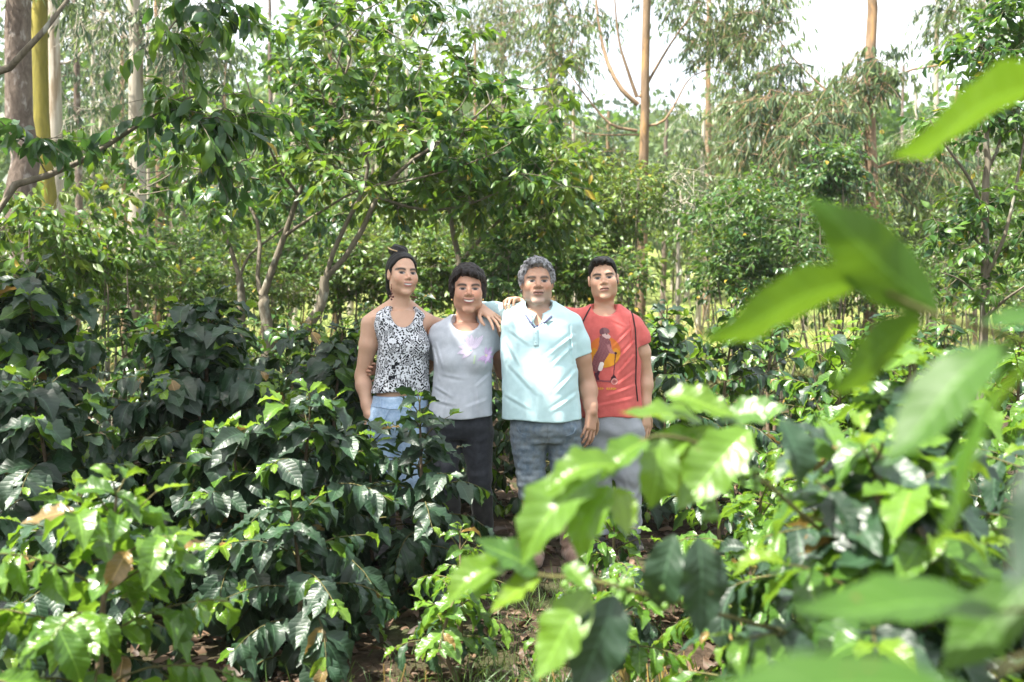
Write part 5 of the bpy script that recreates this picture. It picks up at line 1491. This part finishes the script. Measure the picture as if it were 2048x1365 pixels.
for py in (664, 682): blob('button', on_shirt(M1, [(1070, py)], Y3, .006)[0], (.005, .002, .005), 'polo', roots[2], 6)

# ---- prints on the two T-shirts
def px_of(x, z, Y):
    u, v, _ = project(np.array((x, Y, z))); return float(u), float(v)
def seg(u, v, a, b, r):
    ax_, ay = a; bx, by = b
    t = max(0, min(1, ((u - ax_) * (bx - ax_) + (v - ay) * (by - ay)) / ((bx - ax_) ** 2 + (by - ay) ** 2)))
    return math.hypot(u - ax_ - t * (bx - ax_), v - ay - t * (by - ay)) < r
animal = [(1199, 672), (1205, 670), (1215, 674), (1221, 684), (1222, 700), (1216, 710), (1208, 722), (1205, 736), (1199, 744), (1193, 746), (1187, 742), (1184, 728), (1187, 714), (1195, 700), (1198, 690)]
muz = [(1203, 664), (1212, 664), (1221, 673), (1219, 677), (1211, 677), (1204, 672)]
r_txt = np.random.default_rng(4)
glyph = [(1193 + 4.1 * k, r_txt.integers(0, 3)) for k in range(10) if k != 4]
def paint_scooter(x, z):
    u, v = px_of(x, z, Y4 - .1)
    h = math.sin(u * 1.7 + v * .9) * math.sin(v * 1.3 - u * .6)
    if math.hypot(u - 1228, v - 763) < 2.2: return (.30, .10, .10)
    if math.hypot(u - 1228, v - 763) < 6.5: return (.62, .30, .28) if math.hypot(u - 1228, v - 763) > 4.6 else (.45, .14, .13)
    if inpoly(u, v, [(1220, 762), (1222, 754), (1226, 749), (1230, 752), (1232, 757), (1224, 763)]): return (.05, .02, .025)
    if math.hypot(u - 1230.5, v - 706.5) < 2.6: return (.05, .02, .025)
    if seg(u, v, (1230, 708), (1226, 752), .9): return (.10, .03, .04)
    if seg(u, v, (1191, 761), (1222, 763), 1.8): return (.28, .08, .09)
    if seg(u, v, (1192, 748), (1196, 760), 3.0) or seg(u, v, (1197, 744), (1194, 752), 2.5): return (.08, .03, .05)
    if seg(u, v, (1216, 692), (1222, 704), 3.2) or seg(u, v, (1222, 704), (1230, 707), 2.2): return (.46, .22, .22) if h > 0 else (.30, .12, .14)
    if ((u - 1208.5) / 10) ** 2 + ((v - 664) / 8.5) ** 2 < 1 and v < 668 - (u - 1209) * .25: return (.16, .07, .085) if u < 1207 else (.24, .12, .13)
    if inpoly(u, v, muz): return (.09, .04, .04) if math.hypot(u - 1213, v - 668) < 1.6 else (.62, .42, .40)
    if seg(u, v, (1203, 728), (1200, 738), 4.2): return (.80, .74, .72)
    if inpoly(u, v, animal):
        return (.36, .17, .17) if h > .25 else ((.22, .075, .09) if h > -.35 else (.11, .03, .05))
    if 774 < v < 780.5 and 1191 < u < 1236:
        for gx, k in glyph:
            a, b = u - gx, v - 777
            if k == 0 and 1.0 < math.hypot(a, b) < 2.1: return (.75, .38, .06)
            if k == 1 and (abs(a + 1.2) < .6 or (abs(b) < .7 and abs(a) < 1.6)) and abs(b) < 2.6: return (.75, .38, .06)
            if k == 2 and (abs(abs(a) - .25 * (b + 2.6)) < .6) and abs(b) < 2.6: return (.75, .38, .06)
    dd = math.hypot(u - 1209, v - 704)
    if dd < 31: return (.62, .27, .03) if v > 700 + 4 * math.sin(u * .3) else (.62, .17, .04)
    return None
a = P(1172, 782, Y4); b = P(1244, 650, Y4)
shell_print(B1['_shirt'][0], B1['_shirt'][1], a[0], b[0], a[2], b[2], Y4 - .6, .0024, paint_scooter, roots[3])

petals = []
for cx_, cy_, l_, col, angs in ((946, 699, 33, (.66, .58, .72), (165, 190, 215, 240, 262, 285, 305, 140)), (972, 712, 19, (.58, .42, .66), (60, 95, 125, 150, 20, 330, 300, 265))):
    for k, a_ in enumerate(angs):
        petals.append((cx_, cy_, math.radians(a_), l_ * (1 - .12 * (k % 3)), col, k))
def paint_flower(x, z):
    u, v = px_of(x, z, Y2 - .13)
    if math.hypot(u - 942, v - 702) < 1.6: return (.16, .50, .46)
    if math.hypot(u - 972, v - 712) < 2.4: return (.62, .56, .42)
    for cx_, cy_, a_, l_, col, k in reversed(petals):
        du, dv = u - cx_, v - cy_
        t = (du * math.cos(a_) + dv * math.sin(a_)) / l_; s_ = abs(-du * math.sin(a_) + dv * math.cos(a_))
        if 0.05 < t < 1 and s_ < l_ * .17 * math.sin(math.pi * min(1, t ** .8)) ** .7:
            f_ = .90 + .10 * math.cos(s_ * 2.2) - .06 * (k % 2)
            return tuple(c * f_ for c in col)
    if seg(u, v, (950, 712), (948, 726), 1.6): return (.46, .58, .40)
    return None
a = P(900, 738, Y2); b = P(1000, 660, Y2)
shell_print(W2['_shirt'][0], W2['_shirt'][1], a[0], b[0], a[2], b[2], Y2 - .6, .0026, paint_flower, roots[1])
# jeans pocket, belt loop
def on_mesh(o, px, py, Y, off=.003):
    dg = np.zeros(len(o.data.vertices) * 3, f4); o.data.vertices.foreach_get('co', dg)
    V = dg.reshape(-1, 3) + np.array(o.parent.location)
    F = [tuple(p.vertices) for p in o.data.polygons]
    bvh = BVHTree.FromPolygons([tuple(v) for v in V], F)
    out = []
    for u, v in zip(px, py):
        p = P(u, v, Y); h = bvh.ray_cast(Vector((p[0], Y - .6, p[2])), Vector((0, 1, 0)), 1.2)
        if h[0] is not None: out.append(np.array(h[0]) + (0, -off, 0))
    return out
for nm, pp in (('belt_loop', [(767, 794), (768, 810)]), ('pocket_seam', [(752, 816), (756, 832), (775, 834), (786, 812)]), ('waistband_seam', [(746, 808), (790, 813), (845, 810)])):
    dpp = dense(pp, 14); c = on_mesh(W1['_pants'], [a_[0] for a_ in dpp], [a_[1] for a_ in dpp], Y1)
    if len(c) > 3: wire(nm, c, .006 if nm == 'belt_loop' else .0022, 'denim_light', roots[0], 16, 5)

for nm, pp in (('fly_seam', [(1094, 842), (1095, 872), (1090, 884)]), ('pocket_seam', [(1030, 846), (1040, 862), (1056, 866)]), ('pocket_seam', [(1152, 846), (1144, 862), (1128, 867)])):
    dpp = dense(pp, 12); c = on_mesh(M1['_pants'], [a_[0] for a_ in dpp], [a_[1] for a_ in dpp], Y3, .001)
    if len(c) > 3: wire(nm, c, .0024, 'denim_worn', roots[2], 14, 5)
# ---------------------------------------------------------------- coffee bushes, near to far
cb = coffee_bush
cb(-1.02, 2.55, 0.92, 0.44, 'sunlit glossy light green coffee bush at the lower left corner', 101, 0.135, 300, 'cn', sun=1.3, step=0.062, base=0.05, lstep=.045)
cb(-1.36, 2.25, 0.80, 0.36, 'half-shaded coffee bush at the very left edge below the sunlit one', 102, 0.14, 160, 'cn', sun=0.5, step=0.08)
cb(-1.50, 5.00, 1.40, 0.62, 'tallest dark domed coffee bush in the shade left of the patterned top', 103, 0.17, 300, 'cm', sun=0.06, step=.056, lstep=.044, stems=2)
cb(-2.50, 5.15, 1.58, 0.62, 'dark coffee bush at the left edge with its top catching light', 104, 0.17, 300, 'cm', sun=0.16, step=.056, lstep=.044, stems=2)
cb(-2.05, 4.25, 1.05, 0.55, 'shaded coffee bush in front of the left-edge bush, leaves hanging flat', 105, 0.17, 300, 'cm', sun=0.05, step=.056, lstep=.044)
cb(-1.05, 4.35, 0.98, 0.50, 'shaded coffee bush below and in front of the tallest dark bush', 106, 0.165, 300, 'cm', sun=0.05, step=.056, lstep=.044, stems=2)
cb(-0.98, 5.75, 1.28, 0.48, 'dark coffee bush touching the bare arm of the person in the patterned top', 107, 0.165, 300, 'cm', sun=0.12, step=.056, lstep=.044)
cb(-0.43, 4.62, 0.97, 0.36, 'dark coffee bush standing in front of the light jeans', 108, 0.13, 300, 'cm', sun=0.10, step=0.06)
cb(-0.70, 4.90, 0.80, 0.38, 'dark low coffee bush below the hanging hand of the person in the patterned top', 132, 0.15, 260, 'cm', sun=0.06)
cb(-0.86, 3.85, 0.62, 0.40, 'low shaded coffee bush above the leaf litter', 109, 0.14, 260, 'cm', sun=0.05, step=.056, lstep=.044)
cb(-1.55, 3.55, 0.70, 0.42, 'low dark coffee bush behind the sunlit one at the lower left', 110, 0.15, 220, 'cm', sun=0.05, step=.056, lstep=.044)
cb(-2.90, 6.20, 1.40, 0.60, 'dark coffee bush behind the one at the left edge', 111, 0.15, 160, 'cm', sun=0.15)
cb(-2.10, 6.40, 1.35, 0.60, 'coffee bush behind the tallest dark domed bush', 112, 0.15, 200, 'cm', sun=0.15)
cb(-1.35, 6.70, 1.32, 0.55, 'coffee bush at the foot of the slanting pale trunk', 113, 0.15, 200, 'cm', sun=0.15)
cb(-0.22, 4.15, 0.46, 0.24, 'small sunlit yellow-green coffee seedling in front of the black rubber boot', 114, 0.105, 200, 'cn', sun=0.95, base=0.3, step=0.055)
cb(-0.20, 3.72, 0.36, 0.26, 'small sunlit coffee seedling with bare stem on the leaf litter', 115, 0.115, 160, 'cn', sun=0.9, base=0.45, step=0.05)
cb(0.44, 4.25, 0.62, 0.30, 'small coffee plant hiding the muddy boot of the person in the polo shirt', 116, 0.115, 240, 'cn', sun=0.45)
cb(0.92, 4.55, 0.72, 0.34, 'coffee plant in front of the grey sweatpants', 117, 0.12, 240, 'cm', sun=0.5)
cb(0.92, 3.45, 1.12, 0.42, 'sunlit bushy coffee plant right of the red T-shirt', 118, 0.115, 300, 'cn', sun=0.75, stems=2)
cb(1.45, 4.00, 1.22, 0.45, 'bright yellow-green coffee bush below the blurred hanging leaves', 119, 0.115, 300, 'cn', sun=0.8, stems=2)
cb(1.95, 3.60, 1.05, 0.42, 'sunlit coffee bush low at the right edge', 120, 0.12, 260, 'cn', sun=0.75)
cb(1.25, 2.75, 0.62, 0.32, 'low sunlit coffee plant under the big blurred leaf', 121, 0.11, 200, 'cn', sun=0.8)
cb(0.98, 6.30, 1.36, 0.48, 'dark coffee bush behind the bare arm of the person in the red T-shirt', 122, 0.14, 300, 'cm', sun=0.15)
cb(1.75, 5.20, 1.30, 0.50, 'coffee bush with lit top in the middle of the right side', 123, 0.13, 300, 'cm', sun=0.55, stems=2)
cb(2.55, 5.00, 1.22, 0.50, 'coffee bush at the foot of the young thin-trunked tree', 124, 0.13, 260, 'cm', sun=0.6)
cb(1.55, 6.90, 1.34, 0.50, 'dark coffee bush below the dense small-leaved shrub tree', 125, 0.14, 200, 'cm', sun=0.25)
cb(0.30, 6.60, 1.22, 0.50, 'dark coffee bush seen between the grey T-shirt and the polo shirt', 126, 0.14, 240, 'cm', sun=0.1)
cb(-0.35, 6.70, 1.20, 0.50, 'dark coffee bush seen between the patterned top and the grey T-shirt', 127, 0.14, 200, 'cm', sun=0.1)
cb(-0.62, 6.95, 1.42, 0.42, 'dark coffee bush rising left of the head with the hair bun', 128, 0.14, 160, 'cm', sun=0.1)
# right foreground: the big plant close to the camera, out of focus
FRONT = cb(0.56, 1.78, 1.18, 0.46, 'big blurred coffee bush right of centre with green berries and brown stem', 130, 0.155, 300, 'cn', sun=0.4, step=0.052, lstep=0.048, lean=(0.10, 0.0), base=0.18, thick=1.0)
cb(1.08, 1.75, 0.85, 0.40, 'blurred shaded coffee bush at the lower right corner', 131, 0.15, 220, 'cn', sun=0.4, step=0.09, lstep=0.06)
cb(0.74, 2.25, 1.30, 0.44, 'coffee bush with dark hanging leaves behind the big blurred one', 133, 0.15, 300, 'cn', sun=0.3, step=0.055, lstep=0.046, stems=2)
cb(1.25, 2.40, 1.22, 0.46, 'half-lit coffee bush between the big blurred bush and the right edge', 134, 0.14, 300, 'cn', sun=0.4, step=0.058, lstep=0.046, stems=2)
cb(0.64, 2.65, 0.76, 0.36, 'low coffee plant in the gap left of the big blurred bush', 135, 0.12, 260, 'cn', sun=0.5, step=0.05, lstep=0.045)
cb(0.35, 3.10, 0.56, 0.28, 'small sunlit coffee plant in front of the muddy boots', 136, 0.11, 220, 'cn', sun=0.7, step=0.05, lstep=0.045)
# rows behind
row = [(-4.3, 8.2, 1.35), (-3.4, 8.6, 1.35), (-2.6, 8.0, 1.32), (-1.9, 8.4, 1.25), (-1.15, 8.1, 1.25), (-0.35, 8.5, 1.25), (0.5, 8.2, 1.2), (1.3, 8.6, 1.28), (2.1, 8.0, 1.30), (2.9, 7.4, 1.3), (3.6, 8.3, 1.3),
       (-3.8, 10.3, 1.3), (-2.6, 10.6, 1.3), (-1.5, 10.2, 1.3), (0.3, 10.4, 1.2), (1.5, 10.8, 1.2), (2.7, 10.2, 1.3), (3.9, 10.4, 1.3), (3.3, 6.2, 1.2), (4.6, 9.0, 1.3)]
ordn = ['first', 'second', 'third', 'fourth', 'fifth', 'sixth', 'seventh', 'eighth', 'ninth', 'tenth', 'eleventh']
rowa = sorted(row[:11]); rowb = sorted(row[11:])
for k, (x, y, h) in enumerate(rowa):
    cb(x, y, h, 0.55, '%s coffee bush from the left in the row behind the people' % ordn[k], 140 + k, 0.14, 60, 'cf', sun=0.25, far='cf', step=0.075, lstep=0.06, group='coffee row behind the people')
for k, (x, y, h) in enumerate(rowb):
    cb(x, y, h, 0.60, '%s coffee bush from the left in the farthest coffee row' % ordn[k], 160 + k, 0.15, 0, 'cf', sun=0.3, far='cf', step=0.09, lstep=0.07, group='farthest coffee row')
# ---------------------------------------------------------------- leaves close to the lens, on two plants at the right
def placed(root, specs, seed, tmpl='cn', twigs=()):
    L = Leaves(); r_ = np.random.default_rng(seed)
    for a, b, up, mat, w in specs:
        p0, p1 = P(*a), P(*b)
        d = p1 - p0
        L.add(p0, d, np.array(up, float), float(np.linalg.norm(d)) * 1.06, tmpl + ('0' if len(specs) < 14 else str(r_.integers(0, 3))), mat, w)
    L.build(root, 500)
    for pts, r0, r1 in twigs:
        c = curve([P(*q) for q in pts], 14)
        v, f, _ = tube(c, np.linspace(r0, r1, 14), 8)
        g = Geo(); g.add(v, f)
        obj('branch', g.mesh('branch', np.array(root.location)), MAT['twig'], root)

N0 = np.array((1.02, 0.98, float(gz(1.02, .98))))
NR = thing('coffee_bush', 'coffee bush beside the lens, its huge blurred leaves hanging in from the right edge', 'bush', tuple(N0), 'coffee bushes')
g = Geo(); v, f, _ = tube(curve([N0 - (0, 0, .05), N0 + (-.03, .02, .8), N0 + (-.08, .02, 1.8)], 12), np.linspace(.018, .006, 12), 8); g.add(v, f)
obj('stem', g.mesh('stem', N0), MAT['stem'], NR)
placed(NR, [
    ((2100, 165, 1.00), (1762, 262, .94), (0.0, .55, .80), 'coffee_near', .95),
    ((1875, 625, .96), (1606, 402, .94), (-.45, .75, .45), 'coffee_near', .82),
    ((1735, 560, .96), (1392, 642, .92), (.05, .75, .65), 'coffee_near', .75),
    ((1850, 640, .97), (1648, 765, .95), (-.3, .85, .5), 'coffee_near', 1.05),
    ((1995, 690, .82), (1772, 885, .78), (-.6, -.6, .5), 'coffee_near', .9),
    ((2085, 700, .70), (1795, 1055, .64), (-.70, .35, .6), 'coffee_near', .85),
    ((1970, 1400, .53), (1275, 1325, .53), (0, -.12, .98), 'coffee_near', .8),
    ((2000, 1225, .86), (1612, 1162, .82), (0, -.25, .95), 'coffee_near', .9),
    ((2110, 640, .95), (1975, 625, .93), (0, -.5, .85), 'coffee_near', 1.0),
    ((2150, 860, .52), (2010, 1160, .50), (-.75, -.6, .2), 'coffee', .8),
    ((2060, 1160, .90), (1890, 1330, .88), (-.3, -.8, .5), 'coffee_near', 1.0),
    ((2030, 690, .98), (1880, 770, 1.02), (.2, -.6, .7), 'coffee_near', 1.0),
    ], 3, 'cs', twigs=[([(2350, 760, 1.0), (2080, 690, .98), (1870, 630, .96), (1720, 555, .96)], .0045, .002),
                 ([(2300, 120, 1.02), (2090, 160, 1.0)], .004, .002), ([(2400, 900, .95), (2200, 720, .8), (2080, 700, .72)], .004, .002),
                 ([(2400, 1260, .95), (2150, 1290, .7), (1985, 1345, .52)], .004, .002), ([(2350, 1180, .95), (2000, 1225, .86)], .004, .002)])

Cb = FRONT
placed(Cb, [
    ((1237, 931, 1.42), (1106, 914, 1.36), (0, -.5, .85), 'coffee_young', 1.0),
    ((1200, 945, 1.42), (1006, 1060, 1.34), (-.3, -.6, .7), 'coffee_sun', 1.0),
    ((1222, 972, 1.42), (1126, 1085, 1.36), (-.5, -.7, .5), 'coffee_sun', 1.1),
    ((1235, 975, 1.43), (1262, 1056, 1.38), (.2, -.95, .2), 'coffee_young', 1.2),
    ((1296, 882, 1.46), (1200, 915, 1.40), (0, -.5, .85), 'coffee_young', 1.0),
    ((1316, 876, 1.48), (1320, 1010, 1.42), (.1, -1, .15), 'coffee_sun', 1.2),
    ((1022, 1125, 1.60), (882, 1155, 1.54), (-.1, -.5, .85), 'coffee_young', 1.0),
    ((1075, 1147, 1.60), (968, 1072, 1.56), (-.3, -.6, .7), 'coffee_sun', 1.0),
    ((1078, 1156, 1.60), (990, 1188, 1.52), (0, -.4, .9), 'coffee_young', .9),
    ((985, 1120, 1.60), (950, 1192, 1.56), (-.2, -.95, .2), 'coffee_sun', 1.1),
    ((1180, 1180, 1.40), (1066, 1350, 1.36), (-.35, -.9, .3), 'coffee_sun', 1.05),
    ((1230, 1190, 1.40), (1165, 1400, 1.34), (.15, -.95, .3), 'coffee', 1.1),
    ((1395, 1075, 1.55), (1425, 1270, 1.50), (.25, -.95, .25), 'coffee', 1.1),
    ((1350, 1070, 1.58), (1300, 1235, 1.54), (-.4, -.9, .1), 'coffee', 1.0),
    ((1130, 1130, 1.55), (1180, 1160, 1.50), (.1, -.6, .7), 'coffee_young', 1.3),
    ((1405, 845, 1.62), (1258, 800, 1.56), (0, -.5, .85), 'coffee_young', .9),
    ((1392, 858, 1.6), (1285, 915, 1.55), (-.3, -.7, .6), 'coffee_sun', 1.0),
    ((1425, 850, 1.6), (1345, 985, 1.54), (-.3, -.9, .3), 'coffee_young', 1.1),
    ((1440, 840, 1.6), (1560, 800, 1.55), (0, -.6, .8), 'coffee_sun', 1.1),
    ((1330, 790, 1.6), (1470, 800, 1.55), (0, -.6, .8), 'coffee_young', 1.0),
    ((1500, 860, 1.5), (1360, 990, 1.44), (-.3, -.85, .4), 'coffee_sun', 1.1),
    ((1560, 840, 1.5), (1640, 960, 1.44), (.3, -.8, .5), 'coffee', 1.1),
    ], 4, twigs=[([(1640, 1060, 1.75), (1480, 930, 1.6), (1320, 872, 1.48), (1200, 940, 1.42)], .0045, .002), ([(1590, 1270, 1.75), (1330, 1200, 1.6), (1180, 1160, 1.55), (1080, 1150, 1.6), (1020, 1122, 1.6)], .0045, .002)])
# green berries
def sphere_mesh(name, r, seg=7):
    u = np.linspace(0, math.pi, seg); v = np.linspace(0, 2 * math.pi, seg + 2, endpoint=False)
    U, W = np.meshgrid(u, v, indexing='ij')
    V = np.stack([np.sin(U) * np.cos(W), np.sin(U) * np.sin(W), np.cos(U) * 1.15], -1).reshape(-1, 3) * r
    i = np.arange(len(V)).reshape(U.shape)
    return np_mesh(name, V, [np.stack([i[:-1], np.roll(i[:-1], -1, 1), np.roll(i[1:], -1, 1), i[1:]], -1).reshape(-1, 4)])
bm_ = sphere_mesh('berry', .0062); bm_.materials.append(MAT['cherry'])
rb = np.random.default_rng(8)
for cx_, cy_, Y_, n_ in ((1240, 1185, 1.58, 12), (1150, 1165, 1.57, 8), (1330, 1200, 1.6, 12), (1420, 1020, 1.62, 10), (1500, 950, 1.6, 8)):
    c = P(cx_, cy_, Y_)
    for _ in range(n_):
        o = obj('berry', bm_, None, Cb)
        o.location = Vector(c + rb.normal(0, .011, 3) - np.array(Cb.location))

# ---------------------------------------------------------------- leaf litter, grass, dry stalks
def litter():
    r_ = np.random.default_rng(77)
    root = thing('leaf_litter', 'brown dry leaves scattered over the soil between the coffee bushes', 'leaf litter'); root['kind'] = 'stuff'
    L = Leaves()
    n = 6500
    y = 1.6 + 8.5 * r_.random(n) ** 1.1; x = r_.uniform(-1, 1, n) * (0.45 * y + .5)
    p = np.stack([x, y, gz(x, y) + r_.uniform(.004, .03, n)], 1)
    a = r_.uniform(0, 6.28, n)
    d = np.stack([np.cos(a), np.sin(a), r_.normal(0, .18, n)], 1)
    u = np.stack([r_.normal(0, .4, n), r_.normal(0, .4, n), np.ones(n)], 1)
    L.extend(list(p), list(d), list(u), r_.uniform(.05, .13, n), ['dr%d' % k for k in r_.integers(0, 4, n)], ['dry'] * n)
    L.build(root, 0, 'dry_leaves')
litter()
def grasses():
    r_ = np.random.default_rng(78)
    root = thing('grass', 'short green grass and weeds on the ground', 'grass'); root['kind'] = 'stuff'
    L = Leaves()
    for cx_, cy_, rad, n in ((.15, 3.6, .45, 900), (.5, 3.4, .5, 700), (-.35, 3.3, .45, 500), (.3, 4.6, .5, 600), (1.2, 4.8, .6, 600), (.9, 2.7, .5, 500), (-.75, 3.1, .3, 160)):
        x = cx_ + r_.normal(0, rad * .5, n); y = cy_ + r_.normal(0, rad * .5, n)
        p = np.stack([x, y, gz(x, y)], 1)
        d = np.stack([r_.normal(0, .5, n), r_.normal(0, .5, n), np.ones(n)], 1)
        u = r_.normal(0, 1, (n, 3))
        L.extend(list(p), list(d), list(u), r_.uniform(.05, .16, n), ['gr%d' % k for k in r_.integers(0, 4, n)], ['grass'] * n)
    n = 9000                                  # meadow beyond the coffee
    y = r_.uniform(13, 34, n); x = r_.uniform(-.5, .55, n) * y
    p = np.stack([x, y, gz(x, y)], 1)
    d = np.stack([r_.normal(0, .5, n), r_.normal(0, .5, n), np.ones(n)], 1)
    L.extend(list(p), list(d), list(r_.normal(0, 1, (n, 3))), r_.uniform(.25, .7, n), ['gr%d' % k for k in r_.integers(0, 4, n)], ['grass' if k < .6 else 'straw' for k in r_.random(n)])
    L.build(root, 0, 'blades')
grasses()
def stalks():
    r_ = np.random.default_rng(79)
    spots = [(-.33, 3.35, 5, 'in front of the seedling with the bare stem'), (.02, 3.3, 6, 'below the two small seedlings'), (.45, 3.55, 9, 'beside the small coffee plant by the boots'), (.62, 3.7, 8, 'between the boots and the big blurred bush'), (-.12, 3.15, 4, 'at the lower edge on the leaf litter')]
    for cx_, cy_, n, w in spots:
        root = thing('grass_tuft', 'tuft of dry yellow stalks standing %s' % w, 'dry grass', (cx_, cy_, float(gz(cx_, cy_))), 'dry stalk tufts')
        for k in range(n):
            b = np.array((cx_ + r_.normal(0, .05), cy_ + r_.normal(0, .05), 0)); b[2] = float(gz(b[0], b[1]))
            t = b + np.array((r_.normal(0, .035), r_.normal(0, .03), r_.uniform(.10, .22)))
            v, f, _ = tube(curve([b, (b + t) / 2 + r_.normal(0, .004, 3), t], 9), np.linspace(.0028, .0016, 9) * (1 + .5 * (np.arange(9) % 2)), 5)
            g = Geo(); g.add(v, f)
            obj('stalk', g.mesh('stalk', np.array(root.location)), MAT['straw'], root)
stalks()
# ---------------------------------------------------------------- the hazy air
def haze():
    x0, x1, y0, y1, z0, z1 = -125., 125., -12., 168., -1.2, 34.
    V = [(x, y, z) for x in (x0, x1) for y in (y0, y1) for z in (z0, z1)]
    F = [(0, 1, 3, 2), (4, 6, 7, 5), (0, 4, 5, 1), (2, 3, 7, 6), (0, 2, 6, 4), (1, 5, 7, 3)]
    me = np_mesh('haze', np.array(V), [np.array(F)], smooth=False)
    m = bpy.data.materials.new('haze'); m.use_nodes = True; t = m.node_tree
    t.nodes.remove(t.nodes['Principled BSDF'])
    pv = t.nodes.new('ShaderNodeVolumePrincipled')
    pv.inputs['Color'].default_value = (.93, .97, 1.0, 1); pv.inputs['Density'].default_value = 0.0005; pv.inputs['Anisotropy'].default_value = 0.2
    t.links.new(pv.outputs[0], t.nodes['Material Output'].inputs['Volume'])
    obj('haze', me, m, kind='stuff')
haze()
